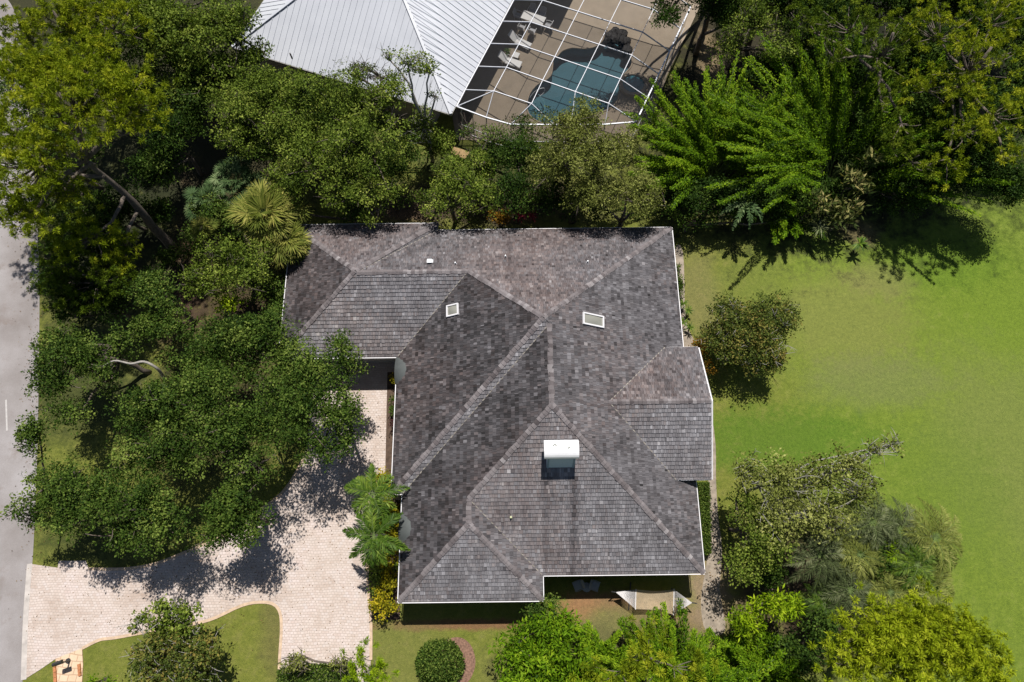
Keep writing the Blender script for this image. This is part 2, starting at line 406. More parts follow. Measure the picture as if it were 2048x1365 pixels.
def strap_plant(px, py, z, reach, label, mat, seed, nl=24, wid=.06, name='spiky_plant', cat='plant', group=None, up=.8, base_z=0.):
    r = np.random.default_rng(seed); c = P(px, py, z); root = empty(name, c*[1, 1, 0], label, cat, group)
    V = []; T = []
    for i in range(nl):
        a = r.uniform(0, 2*math.pi); el = r.uniform(.15, 1.25)*up; o = np.array([math.cos(a)*math.cos(el), math.sin(a)*math.cos(el), math.sin(el)]); L = reach*r.uniform(.7, 1.1)
        sd = unit(np.cross(o, [0, 0, 1.]))*wid*.5; t0 = r.uniform(.1, .9); prev = None
        w = [.5, 1, .8, .05]
        for k in range(4):
            t = k/3; p = c+o*L*t-np.array([0, 0, .35*L*t*t]); q = (p-sd*w[k], p+sd*w[k])
            if prev is not None: V += [prev[0], prev[1], q[1], q[0]]; T += [t0]*4
            prev = q
    mesh_np('foliage', np.array(V), np.arange(len(V)).reshape(-1, 4), mat, root, tint=T)
    m = MB(); m.tube([c*[1, 1, 0], c], [.05, .03], 5); m.build('stem', BARK, root)
    return root

# ------------------------------------------------------------------ ground, road, driveway
def ground_mat():
    m, n, b = newmat('grass'); g = pos(n)
    fine = noise(n, 26, 6, .75, g); med = noise(n, 1.6, 6, .65, g); big = noise(n, .16, 4, .6, g); mott = noise(n, 5, 6, .8, g)
    front = ramp(n, med, [(.3, (.135, .160, .026)), (.5, (.175, .195, .036)), (.7, (.215, .215, .058))])
    fair = ramp(n, med, [(.3, (.130, .190, .022)), (.55, (.168, .232, .030)), (.75, (.205, .250, .050))])
    sx = N(n, 'ShaderNodeSeparateXYZ'); n.links.new(g, sx.inputs[0])
    xx = mathn(n, 'ADD', sx.outputs[0], mathn(n, 'MULTIPLY', big, 9))
    mr = N(n, 'ShaderNodeMapRange'); mr.inputs[1].default_value = 19; mr.inputs[2].default_value = 26; n.links.new(xx, mr.inputs[0])
    col = mixc(n, mr.outputs[0], front, fair)
    # soft patches, the near-black ones with tree shade put into the soil colour: (px, py, rx m, ry m, colour, strength)
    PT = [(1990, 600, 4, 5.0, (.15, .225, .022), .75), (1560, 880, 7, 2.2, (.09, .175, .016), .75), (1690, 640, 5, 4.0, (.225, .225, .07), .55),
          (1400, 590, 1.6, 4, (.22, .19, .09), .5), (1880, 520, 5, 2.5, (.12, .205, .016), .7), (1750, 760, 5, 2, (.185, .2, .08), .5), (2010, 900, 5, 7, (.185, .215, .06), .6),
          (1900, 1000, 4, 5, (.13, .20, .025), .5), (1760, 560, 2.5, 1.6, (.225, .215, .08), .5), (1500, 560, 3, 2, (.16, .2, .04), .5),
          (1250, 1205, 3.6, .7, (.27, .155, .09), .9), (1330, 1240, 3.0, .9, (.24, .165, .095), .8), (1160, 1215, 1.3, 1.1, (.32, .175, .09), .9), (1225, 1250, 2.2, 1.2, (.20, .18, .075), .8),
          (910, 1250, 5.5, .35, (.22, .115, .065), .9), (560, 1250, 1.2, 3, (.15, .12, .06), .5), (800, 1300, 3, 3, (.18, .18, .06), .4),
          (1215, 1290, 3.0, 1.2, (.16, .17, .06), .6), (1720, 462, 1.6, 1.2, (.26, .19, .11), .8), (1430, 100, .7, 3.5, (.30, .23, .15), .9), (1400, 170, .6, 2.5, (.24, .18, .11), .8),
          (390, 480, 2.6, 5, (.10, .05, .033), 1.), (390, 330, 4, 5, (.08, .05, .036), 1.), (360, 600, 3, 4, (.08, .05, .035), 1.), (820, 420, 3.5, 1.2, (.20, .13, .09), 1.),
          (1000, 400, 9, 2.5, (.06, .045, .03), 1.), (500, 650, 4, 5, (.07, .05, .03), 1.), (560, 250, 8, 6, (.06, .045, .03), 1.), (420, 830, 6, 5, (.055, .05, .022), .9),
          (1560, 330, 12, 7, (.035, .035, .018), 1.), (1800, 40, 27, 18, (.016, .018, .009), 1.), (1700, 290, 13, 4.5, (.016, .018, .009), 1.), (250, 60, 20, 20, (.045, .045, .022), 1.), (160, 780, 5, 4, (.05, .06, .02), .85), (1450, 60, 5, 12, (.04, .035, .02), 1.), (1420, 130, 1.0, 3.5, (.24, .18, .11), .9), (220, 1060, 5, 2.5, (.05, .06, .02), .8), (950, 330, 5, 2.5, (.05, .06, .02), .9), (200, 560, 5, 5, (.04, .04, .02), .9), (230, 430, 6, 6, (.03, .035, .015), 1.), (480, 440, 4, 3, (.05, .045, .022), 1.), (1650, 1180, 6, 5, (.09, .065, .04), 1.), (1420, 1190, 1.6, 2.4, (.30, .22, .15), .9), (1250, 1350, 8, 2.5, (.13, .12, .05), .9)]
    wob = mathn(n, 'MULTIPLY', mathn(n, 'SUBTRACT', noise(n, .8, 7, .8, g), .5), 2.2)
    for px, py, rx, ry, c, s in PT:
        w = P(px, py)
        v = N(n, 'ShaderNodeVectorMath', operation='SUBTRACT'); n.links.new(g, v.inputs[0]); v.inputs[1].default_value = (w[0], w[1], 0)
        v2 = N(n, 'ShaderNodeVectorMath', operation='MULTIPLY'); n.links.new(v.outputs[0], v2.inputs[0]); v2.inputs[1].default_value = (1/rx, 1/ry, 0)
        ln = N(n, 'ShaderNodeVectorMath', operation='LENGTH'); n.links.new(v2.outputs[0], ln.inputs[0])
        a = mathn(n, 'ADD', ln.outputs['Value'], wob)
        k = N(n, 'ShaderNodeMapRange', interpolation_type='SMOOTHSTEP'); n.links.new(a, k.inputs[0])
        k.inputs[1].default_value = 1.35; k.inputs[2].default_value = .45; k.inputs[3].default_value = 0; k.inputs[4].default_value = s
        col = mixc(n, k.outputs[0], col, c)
    col = mixc(n, 1.0, col, ramp(n, fine, [(.28, (.42, .46, .4)), (.5, (1, 1, 1)), (.72, (1.55, 1.5, 1.45))]), 'MULTIPLY')
    col = mixc(n, 1.0, col, ramp(n, mott, [(.3, (.68, .73, .72)), (.7, (1.26, 1.22, 1.15))]), 'MULTIPLY')
    n.links.new(col, b.inputs['Base Color']); b.inputs['Roughness'].default_value = .85; b.inputs['Specular IOR Level'].default_value = .2
    bump(n, b, noise(n, 18, 5, .75, g), 1.0, .08)
    return m
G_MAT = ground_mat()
def asphalt():
    m, n, b = newmat('asphalt'); g = pos(n)
    a = noise(n, .22, 5, .6, g); f = noise(n, 30, 4, .8, g)
    col = ramp(n, a, [(.3, (.20, .178, .17)), (.5, (.27, .248, .245)), (.7, (.35, .33, .335))])
    col = mixc(n, 1., col, ramp(n, f, [(.3, (.8, .8, .8)), (.7, (1.18, 1.18, 1.18))]), 'MULTIPLY')
    st = noise(n, .55, 6, .7, g)
    col = mixc(n, ramp(n, st, [(.54, (0, 0, 0)), (.70, (.6, .6, .6))]), col, (.17, .13, .11))
    n.links.new(col, b.inputs['Base Color']); b.inputs['Roughness'].default_value = .8; bump(n, b, f, .5, .01); return m
def paver_mat(name, scale, cols, mortar, rot=0.):
    m, n, b = newmat(name); g = pos(n)
    mp = N(n, 'ShaderNodeMapping'); mp.inputs['Rotation'].default_value = (0, 0, rot); n.links.new(g, mp.inputs[0])
    wb = noise(n, .5, 2, .5, g)
    av = N(n, 'ShaderNodeVectorMath', operation='ADD'); n.links.new(mp.outputs[0], av.inputs[0]); cb = N(n, 'ShaderNodeCombineXYZ'); n.links.new(mathn(n, 'MULTIPLY', wb, .35), cb.inputs[1]); n.links.new(cb.outputs[0], av.inputs[1])
    t = N(n, 'ShaderNodeTexBrick'); t.inputs['Scale'].default_value = scale; t.inputs['Brick Width'].default_value = .21; t.inputs['Row Height'].default_value = .155
    t.inputs['Mortar Size'].default_value = .011; t.inputs['Mortar Smooth'].default_value = .2; t.inputs['Bias'].default_value = 0
    t.inputs['Color1'].default_value = (0, 0, 0, 1); t.inputs['Color2'].default_value = (1, 1, 1, 1); t.inputs['Mortar'].default_value = (.5, .5, .5, 1)
    n.links.new(av.outputs[0], t.inputs['Vector'])
    wn = noise(n, 3.1, 3, .8, g)
    col = ramp(n, mathn(n, 'ADD', mathn(n, 'MULTIPLY', t.outputs['Color'], .6), mathn(n, 'MULTIPLY', wn, .4)), cols)
    st = noise(n, .35, 6, .65, g)
    col = mixc(n, 1., col, ramp(n, st, [(.3, (.76, .70, .65)), (.5, (1, 1, 1)), (.72, (1.10, 1.10, 1.16))]), 'MULTIPLY')
    col = mixc(n, mathn(n, 'MULTIPLY', t.outputs['Fac'], .8), col, mortar)
    col = mixc(n, 1., col, ramp(n, noise(n, 40, 4, .8, g), [(.3, (.88, .88, .88)), (.7, (1.1, 1.1, 1.1))]), 'MULTIPLY')
    n.links.new(col, b.inputs['Base Color']); b.inputs['Roughness'].default_value = .8
    bump(n, b, mathn(n, 'SUBTRACT', 1.0, t.outputs['Fac']), .6, .012); return m
redge = spline([P(*q)[:2] for q in ((30, 1700), (40, 1500), (45, 1365), (55, 1240), (66, 1110), (72, 980), (76, 850), (78, 700), (79, 590), (76, 480), (70, 380), (60, 250), (45, 110), (30, 25), (-10, -40), (-60, -160))], False, 4)
sheet('road', list(redge)+[np.array((-75., 62.)), np.array((-75., -40.))], .008, asphalt())
m = MB(); a = P(12, 800, .012); c = P(14, 862, .012); m.bar(a, c, .11, .004); o = m.build('lane_marking', plain('road_paint', (.45, .43, .42), .7), None); tag(o, kind='structure')
DRV = [(60, 1128), (95, 1133), (116, 1136), (118, 1122), (172, 1122), (178, 1138), (250, 1138), (310, 1128), (370, 1105), (440, 1075), (500, 1035), (560, 990), (590, 950), (615, 900), (620, 820), (640, 700), (700, 690), (800, 690), (800, 700), (800, 1000),
       (738, 1000), (735, 1120), (738, 1200), (742, 1240), (742, 1315), (738, 1390), (735, 1420), (556, 1420), (556, 1365), (560, 1310), (563, 1260), (560, 1225), (545, 1208), (515, 1205), (480, 1213), (420, 1240), (350, 1255), (290, 1265), (230, 1276), (200, 1280), (165, 1297), (112, 1318), (80, 1340), (48, 1360), (52, 1240)]
DM = paver_mat('driveway_pavers', 1.0, [(0, (.47, .375, .325)), (.35, (.52, .435, .385)), (.7, (.565, .485, .44)), (1, (.50, .455, .44))], (.36, .305, .265))
sheet('driveway', [P(*q)[:2] for q in DRV], .035, DM, thick=.05)
EDG = plain('edging', (.52, .385, .27), .8, var=.2, scale=4)
def border(px, name, w=.17, z=.045, mat=EDG, closed=False):
    p = spline([P(*q)[:2] for q in px], closed, 5); m = MB(); n = len(p); vs = []
    for i in range(n):
        d = unit(p[min(i+1, n-1)]-p[max(i-1, 0)]); q = np.array([-d[1], d[0]])*w/2
        vs += [(*(p[i]-q), z), (*(p[i]+q), z), (*(p[i]+q), 0), (*(p[i]-q), 0)]
    fs = []
    for i in range(n-1):
        a = i*4; b_ = a+4; fs += [(a, a+1, b_+1, b_), (a+1, a+2, b_+2, b_+1), (a+3, a, b_, b_+3)]
    m.add(vs, fs); return tag(m.build(name, mat), kind='structure')
border([(178, 1138), (250, 1138), (310, 1128), (370, 1105), (440, 1075), (500, 1035), (560, 990), (590, 950), (615, 900)], 'driveway_edging')
border([(742, 1320), (742, 1240), (738, 1200), (735, 1120), (738, 1000)], 'driveway_edging')
border([(558, 1365), (560, 1310), (563, 1260), (560, 1225), (545, 1208), (515, 1205), (480, 1213), (420, 1240), (350, 1255), (290, 1265), (230, 1276), (200, 1280), (165, 1297)], 'driveway_edging')
border([(60, 1128), (52, 1240), (48, 1360)], 'driveway_edging', .32, .04, plain('apron', (.47, .43, .40), .8, var=.2, scale=2))
# bare path along the east side of the house
DIRT = plain('path_dirt', (.28, .235, .185), .95, var=.35, scale=2.5, bumps=.8)
pth = [(1366, 505), (1372, 640), (1395, 700), (1428, 860), (1432, 960), (1436, 1030), (1444, 1100), (1440, 1180), (1450, 1262), (1412, 1262), (1402, 1200), (1414, 1120), (1418, 1040), (1416, 960), (1412, 860), (1370, 700), (1352, 640), (1348, 505)]
sheet('garden_path', [p[:2] for p in spline([P(*q) for q in pth], True, 4)], .006, DIRT)
# soil beds
SOIL = plain('bed_soil', (.085, .055, .038), .95, var=.4, scale=5, bumps=1.)
sheet('soil_bed', [P(*q)[:2] for q in [(738, 1000), (800, 1000), (800, 1240), (742, 1240)]], .012, SOIL)
sheet('soil_bed', [P(*q)[:2] for q in [(775, 745), (800, 745), (790, 980), (770, 980)]], .05, SOIL)
MULCH = plain('mulch_chips', (.20, .115, .08), .95, var=.55, scale=9, bumps=1.)
ringp = [(890, 1285), (918, 1275), (941, 1290), (951, 1322), (944, 1352), (928, 1370), (895, 1375), (880, 1330)]
sheet('mulch_bed', [p[:2] for p in spline([P(*q) for q in ringp], True, 5)], .012, MULCH)

# fallen leaves on the paving and road edge
def litter():
    r = np.random.default_rng(91); V_ = []; T_ = []
    for (cx, cy, sx, sy, n) in ((400, 1150, 170, 25, 420), (640, 980, 60, 70, 380), (760, 870, 25, 90, 120), (70, 700, 14, 260, 420), (60, 480, 25, 60, 160), (300, 1245, 120, 16, 150), (650, 1250, 80, 70, 130), (1425, 1120, 12, 90, 160)):
        for _ in range(n):
            q = P(cx+r.normal()*sx, cy+r.normal()*sy, .04); 
            a = r.uniform(0, 6.28); L = r.uniform(.04, .10); d = np.array([math.cos(a), math.sin(a), 0]); e = np.array([-d[1], d[0], 0])*L*.3
            V_ += [q-d*L*.5, q+e+[0, 0, .012], q+d*L*.5, q-e+[0, 0, .008]]; T_ += [r.random()]*4
    return tag(mesh_np('fallen_leaves', np.array(V_), np.arange(len(V_)).reshape(-1, 4), leafmat('dry_leaf', (.05, .03, .015), (.16, .09, .04), (.30, .20, .08)), None, tint=T_), 'scattered dry brown leaves on the paving and along the road edge', 'leaves', kind='stuff')
litter()

# ------------------------------------------------------------------ the shingled house
HOUSE = empty('shingled_house', (2, 9, 0), 'large house with weathered grey wood shingle hip roof and a white chimney', 'house')
T = .6; A_z = None
V = dict(NE=(10.85, 22.07), NWm=(-7.25, 22.07))
ax_ = 1.78; ay_ = 13.70; Az = 3+.6*(ax_+7.25)    # main apex
NS = (Az-3)/(22.07-ay_)                          # north slope pitch
A = (ax_, ay_, Az); ES = (Az-3)/(10.85-ax_)
# south part ridge
rx = 2.125; rz = 3+.6*(rx+6.6); SY = 4.65
A2 = (rx, SY+(rx+6.6), rz)
Dp = (rx, -.05+(rx+6.6), rz)
def zE(x, y): return 3+.6*(10.85-x)
def zN(x, y): return 3+NS*(22.07-y)
def zW(x, y): return 3+.6*(x+7.25)
def zW2(x, y): return 3+.6*(x+6.6)
def zS(x, y): return 3+.6*(y+.05)
def zS1(x, y): return 3+.6*(y-SY)
def zwS(x, y): return 3+.6*(y-13.2)
def zwN(x, y): return 3+.6*(22.6-y)
def zwE(x, y): return 3+.6*(-4.95-x)
CW = (-9.65, 17.9); zCW = 3+.6*4.7; kW = (zCW-3)/(14.8-9.65)
def zwW(x, y): return 3+kW*(x+14.8)
def zbE(x, y): return 3+.6*(1.55-x)
def zbS(x, y): return 3+.6*(y+1.4)
yB = (NS*22.07+.6*13.2)/(NS+.6); zB = zwS(0, yB); xB = (zB-3)/.6-7.25
xV = -4.95-(zB-3)/.6
Fp = (-2.525, 2.675); Ep = (-2.525, 4.025)
def pl(f, pts): return [np.array((x, y, f(x, y))) for x, y in pts]
GZ = 3.8; GP = np.array((11.40, 9.3, 6.2)); GI = np.array((10.85-3.2/.6, 9.3, 6.2))
gNc = np.array((11.62, 13.3, GZ)); gSc = np.array((11.62, 5.15, GZ)); gNi = np.array((10.85-.8/.6, 13.3, GZ)); gSi = np.array((10.85-.8/.6, 5.15, GZ))
slopes = [  # (polygon corners, first edge = eave direction, base albedo id)
    ('N', pl(zN, [(10.85, 22.07), (-4.95, 22.07), (xV, yB), (xB, yB), (ax_, ay_)])),
    ('E', pl(zE, [(10.85, -.05), (10.85, 22.07), (ax_, ay_), (rx, A2[1]), (rx, Dp[1])])),
    ('W', pl(zW, [(-7.25, 13.2), (-7.25, SY), (ax_, ay_), (xB, yB)])),
    ('S', pl(zS1, [(-7.25, SY), (-6.6, SY), (rx, A2[1]), (ax_, ay_)])),
    ('W', pl(zW2, [(-6.6, SY), (-6.6, -1.4), Fp, Ep, (rx, Dp[1]), (rx, A2[1])])),
    ('S', pl(zS, [(1.55, -.05), (10.85, -.05), (rx, Dp[1]), Ep])),
    ('E', pl(zbE, [(1.55, -1.4), (1.55, -.05), Ep, Fp])),
    ('S', pl(zbS, [(-6.6, -1.4), (1.55, -1.4), Fp])),
    ('N', pl(zwN, [(-4.95, 22.6), (-14.8, 22.6), CW])),
    ('W', pl(zwW, [(-14.8, 22.6), (-14.8, 13.2), CW])),
    ('S', pl(zwS, [(-14.8, 13.2), (-7.25, 13.2), (xB, yB), (xV, yB), CW])),
    ('E', pl(zwE, [(-4.95, 22.07), (-4.95, 22.6), CW, (xV, yB)])),
    ('N', [gNc, gNi, GI, GP]),
    ('S', [gSi, gSc, GP, GI]),
]
def clip(poly, a, b):
    """keep the part of poly left of the line a->b (2-D)"""
    out = []; n = len(poly); d = b-a
    def side(p): return d[0]*(p[1]-a[1])-d[1]*(p[0]-a[0])
    for i in range(n):
        p, q = poly[i], poly[(i+1) % n]; sp, sq = side(p), side(q)
        if sp >= 0: out.append(p)
        if (sp > 0 > sq) or (sp < 0 < sq): out.append(p+(q-p)*(sp/(sp-sq)))
    return out
def convex_parts(pts):
    n = len(pts)
    def cr(a, b, c): return (b[0]-a[0])*(c[1]-a[1])-(b[1]-a[1])*(c[0]-a[0])
    if all(cr(pts[i], pts[(i+1) % n], pts[(i+2) % n]) > -1e-9 for i in range(n)): return [pts]
    from mathutils.geometry import tessellate_polygon
    t = tessellate_polygon([[Vector((*p, 0)) for p in pts]]); out = []
    for a, b, c in t:
        q = [pts[a], pts[b], pts[c]]
        if cr(*q) < 0: q = q[::-1]
        out.append(q)
    return out
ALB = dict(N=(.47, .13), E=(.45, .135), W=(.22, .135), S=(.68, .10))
def shingle_mat():
    m, n, b = newmat('wood_shingles'); g = pos(n)
    a = N(n, 'ShaderNodeAttribute', attribute_name='tint'); h = N(n, 'ShaderNodeAttribute', attribute_name='hue')
    g1 = ramp(n, a.outputs['Fac'], [(0, (.022, .021, .022)), (.25, (.065, .062, .066)), (.5, (.125, .12, .127)), (.75, (.20, .195, .205)), (1, (.34, .335, .35))])
    g2 = ramp(n, a.outputs['Fac'], [(0, (.026, .019, .018)), (.25, (.078, .060, .058)), (.5, (.150, .118, .112)), (.75, (.24, .20, .19)), (1, (.36, .33, .31))])
    col = mixc(n, h.outputs['Fac'], g1, g2)
    col = mixc(n, 1., col, ramp(n, noise(n, .8, 5, .65, g), [(.3, (.78, .76, .76)), (.7, (1.2, 1.2, 1.22))]), 'MULTIPLY')
    col = mixc(n, 1., col, ramp(n, noise(n, 22, 4, .8, g), [(.3, (.8, .8, .8)), (.7, (1.2, 1.2, 1.2))]), 'MULTIPLY')
    n.links.new(col, b.inputs['Base Color']); b.inputs['Roughness'].default_value = .85; b.inputs['Specular IOR Level'].default_value = .2
    bump(n, b, noise(n, 30, 4, .7, g), .5, .01); return m
SH = shingle_mat()
def shingle_roof(slopes, parent, expo=.245, seed=3):
    r = np.random.default_rng(seed); VV = []; FF = []; TT = []; HH = []
    def poly(vs, t, h):
        k = len(VV); VV.extend(vs); FF.append(tuple(range(k, k+len(vs)))); TT.extend([t]*len(vs)); HH.extend([h]*len(vs))
    for kind, pts in slopes:
        o = pts[0]; u = pts[1]-pts[0]; u[2] = 0; u = u/np.linalg.norm(u)
        nn = np.cross(u, pts[-1]-pts[0]); nn /= np.linalg.norm(nn)
        if nn[2] < 0: nn = -nn
        v = np.cross(nn, u); p2 = [np.array(((p-o)@u, (p-o)@v)) for p in pts]
        ar = sum(p2[i][0]*p2[(i+1) % len(p2)][1]-p2[(i+1) % len(p2)][0]*p2[i][1] for i in range(len(p2)))
        if ar < 0: p2 = p2[::-1]
        parts = convex_parts(p2)
        poly([o+u*q[0]+v*q[1]-nn*.015 for q in p2], .05, .5)
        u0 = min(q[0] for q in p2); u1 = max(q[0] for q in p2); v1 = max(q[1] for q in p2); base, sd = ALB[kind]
        vv = -.05; row = 0
        while vv < v1:
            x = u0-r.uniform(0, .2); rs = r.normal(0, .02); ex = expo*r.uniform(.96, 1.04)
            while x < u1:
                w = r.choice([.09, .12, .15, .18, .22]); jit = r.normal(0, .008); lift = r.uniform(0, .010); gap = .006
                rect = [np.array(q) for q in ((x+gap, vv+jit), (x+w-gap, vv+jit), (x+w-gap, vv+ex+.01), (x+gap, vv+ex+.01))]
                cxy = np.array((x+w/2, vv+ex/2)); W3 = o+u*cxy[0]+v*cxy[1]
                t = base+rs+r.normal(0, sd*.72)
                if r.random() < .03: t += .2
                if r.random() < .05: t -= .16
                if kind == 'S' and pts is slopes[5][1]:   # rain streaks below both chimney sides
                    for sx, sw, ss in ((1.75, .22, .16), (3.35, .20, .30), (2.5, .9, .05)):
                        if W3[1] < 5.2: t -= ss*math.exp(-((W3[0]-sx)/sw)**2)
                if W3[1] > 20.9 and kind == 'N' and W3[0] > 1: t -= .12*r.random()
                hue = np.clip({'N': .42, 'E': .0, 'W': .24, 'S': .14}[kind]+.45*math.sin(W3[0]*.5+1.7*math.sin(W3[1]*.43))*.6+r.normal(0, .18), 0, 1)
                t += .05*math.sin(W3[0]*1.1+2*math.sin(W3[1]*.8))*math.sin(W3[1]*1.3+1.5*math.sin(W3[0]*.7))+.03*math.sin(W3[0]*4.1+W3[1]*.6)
                t = float(np.clip(t, .02, 1))
                for cp in parts:
                    q = rect
                    for i in range(len(cp)):
                        q = clip(q, cp[i], cp[(i+1) % len(cp)]) if i is not None else q
                        if len(q) < 3: break
                    if len(q) < 3: continue
                    top = []
                    for s_ in q:
                        hgt = .012+lift+.046*max(0, 1-(s_[1]-vv)/ex)
                        top.append(o+u*s_[0]+v*s_[1]+nn*hgt)
                    poly(top, t, hue); bot = [o+u*s_[0]+v*s_[1]-nn*.012 for s_ in q]
                    for i in range(len(q)):
                        j = (i+1) % len(q)
                        if abs(q[i][1]-q[j][1]) < .04 and q[i][1] > vv+.15: continue
                        poly([bot[i], bot[j], top[j], top[i]], t*.8, hue)
                x += w
            vv += ex; row += 1
    me = bpy.data.meshes.new('roof'); off = wloc(parent)
    me.from_pydata([tuple(p-off) for p in VV], [], FF); me.update()
    for nm, arr in (('tint', TT), ('hue', HH)):
        a = me.attributes.new(nm, 'FLOAT', 'POINT'); a.data.foreach_set('value', np.array(arr, 'f'))
    return link('roof', me, SH, parent)
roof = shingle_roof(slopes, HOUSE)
def caps(lines, parent, name='ridge_cap', mat=None, seed=9, w=.15, tone=.5, step=.24):
    """lapped cap shingles along hips and ridges; each line (a, b, n1, n2) ; n = outward slope normals"""
    r = np.random.default_rng(seed); m = MB(); hue = []
    for a, b in lines:
        a = np.array(a, float); b = np.array(b, float)
        if a[2] > b[2]: a, b = b, a
        L = np.linalg.norm(b-a); d = (b-a)/L; sd = unit(np.cross(d, [0, 0, 1.])); n = int(L/step); up = np.cross(sd, d)
        for i in range(n+1):
            p = a+d*(i*step); q = a+d*min(i*step+step*1.25, L)
            t = float(np.clip(tone+r.normal(0, .12), .1, 1)); ww = w*r.uniform(.9, 1.1); dr = ww*(.30 if abs(d[2]) > .1 else .52)
            j = r.normal(0, .012)
            vs = []
            for e, hh in ((p, .085), (q, .05)):
                vs += [e+sd*(ww+j)+up*(hh-dr), e+up*hh, e-sd*(ww-j)+up*(hh-dr)]
                vs += [e+sd*(ww+j)+up*(hh-dr-.03), e+up*(hh-.03), e-sd*(ww-j)+up*(hh-dr-.03)]
            m.add(vs, [(0, 1, 7, 6), (1, 2, 8, 7), (0, 3, 4, 1), (1, 4, 5, 2), (0, 6, 9, 3), (2, 5, 11, 8)], t)
    o = m.build(name, mat or SH, parent); a = o.data.attributes.new('hue', 'FLOAT', 'POINT'); a.data.foreach_set('value', np.full(len(o.data.vertices), .4, 'f')); return o
Ntip = (10.85, 22.07, 3)
caps([((10.85, 22.07, 3), A), ((-7.25, SY, 3), A), ((xB, yB, zB), A), (A2, Dp), ((10.85, -.05, 3), Dp), ((*Ep, zS(*Ep)), Dp), ((*Fp, zbS(*Fp)), (*Ep, zS(*Ep))),
      ((-6.6, -1.4, 3), (*Fp, zbS(*Fp))), ((1.55, -1.4, 3), (*Fp, zbS(*Fp))), ((-14.8, 22.6, 3), (*CW, zCW)), ((-14.8, 13.2, 3), (*CW, zCW)), ((-4.95, 22.6, 3), (*CW, zCW)),
      ((xV, yB, zB), (xB, yB, zB)), (GI, GP)], HOUSE, tone=.60)
# valley flashings: pale weathered metal lines
FL = plain('flashing', (.27, .245, .21), .6, var=.35, scale=3)
m = MB()
for a, b in ((A2, (-6.6, SY, 3)), (gNi, GI), (gSi, GI), ((xB, yB, zB), (-7.25, 13.2, 3)), ((1.55, -.05, 3), (*Ep, zS(*Ep))), ((-4.95, 22.07, 3), (xV, yB, zB))):
    a = np.array(a, float)+[0, 0, .045]; b = np.array(b, float)+[0, 0, .045]; m.bar(a, b, .055, .03)
m.build('valley_flashing', FL, HOUSE)
WHITE = plain('white_paint', (.74, .73, .75), .5, var=.05)
WALLM = plain('stucco', (.42, .38, .33), .85, var=.1, scale=2, bumps=.4)
GLASS = None
def glass_mat():
    m, n, b = newmat('window_glass'); b.inputs['Base Color'].default_value = (.03, .035, .04, 1); b.inputs['Roughness'].default_value = .08; b.inputs['Specular IOR Level'].default_value = .8; return m
GLASS = glass_mat()
def eaves(lines, z=3, nm='fascia', proud=.03, h=.17):
    m = MB()
    for (x0, y0), (x1, y1), (ox, oy) in lines:
        m.bar((x0+ox*proud, y0+oy*proud, z-h/2+.0), (x1+ox*proud, y1+oy*proud, z-h/2+.0), .045, h)
    return m.build(nm, WHITE, HOUSE)
eaves([((10.9, -.05), (10.9, 22.1), (1, 0)), ((10.85, 22.1), (-4.95, 22.1), (0, 1)), ((-4.98, 22.12), (-4.98, 22.6), (1, 0)), ((-4.95, 22.63), (-14.85, 22.63), (0, 1)),
       ((-14.85, 22.6), (-14.85, 13.15), (-1, 0)), ((-14.8, 13.15), (-7.3, 13.15), (0, -1)), ((-7.3, 13.1), (-7.3, SY), (-1, 0)), ((-7.3, SY-.05), (-6.6, SY-.05), (0, -1)),
       ((-6.65, SY-.1), (-6.65, -1.45), (-1, 0)), ((-6.65, -1.45), (1.6, -1.45), (0, -1)), ((1.6, -1.4), (1.6, -.1), (1, 0)), ((1.62, -.1), (10.9, -.1), (0, -1))])
mm = MB()
mm.bar(gNc+[0, .03, -.09], gNi+[0, .03, -.09], .045, .16); mm.bar(gSc+[0, -.03, -.09], gSi+[-.3, -.03, -.09], .045, .16)
mm.bar(gNc+[.03, 0, -.09], GP+[.03, 0, -.09], .045, .16, up=(1, 0, 0)); mm.bar(gSc+[.03, 0, -.09], GP+[.03, 0, -.09], .045, .16, up=(1, 0, 0))
mm.build('gable_trim', WHITE, HOUSE)
# walls (inset under the eaves) and soffit
def walls(poly, h, inset, parent, mat, name='wall'):
    n = len(poly); m = MB(); q = []
    for i in range(n):
        p0, p1, p2 = [np.array(poly[k % n], float) for k in (i-1, i, i+1)]
        d1 = unit(p1-p0); d2 = unit(p2-p1); n1 = np.array([-d1[1], d1[0]]); n2 = np.array([-d2[1], d2[0]])
        q.append(p1+(n1+n2)*inset/(1+n1@n2))
    for i in range(n):
        a, b = q[i], q[(i+1) % n]; d = unit(b-a); m.bar((*(a-d*.07), h/2), (*(b-d*.073), h/2), .14, h)
    o = m.build(name, mat, parent)
    m = MB(); vs = [(*p, h+.01) for p in poly]; m.add(vs, [tuple(range(n))[::-1]]); m.build('soffit', WHITE, parent)
    return q
FOOT = [(-6.6, -1.4), (1.55, -1.4), (1.55, -.05), (10.85, -.05), (10.85, 22.07), (-4.95, 22.07), (-4.95, 22.6), (-14.8, 22.6), (-14.8, 13.2), (-7.25, 13.2), (-7.25, SY), (-6.6, SY)]
fw = [(-6.6, -1.4), (1.55, -1.4), (1.55, 2.0), (10.85, 2.0)]+FOOT[4:]
wq = walls(fw, 2.83, .6, HOUSE, WALLM)
m = MB(); m.prism([(11.4-.3, 5.5), (11.4-.3, 12.9), (10.1, 12.9), (10.1, 5.5)], 0, 3.75)
m.add([(11.1, 5.5, 3.75), (11.1, 12.9, 3.75), (11.1, 9.3, 5.95)], [(0, 1, 2)]); m.build('gable_wall', WALLM, HOUSE)
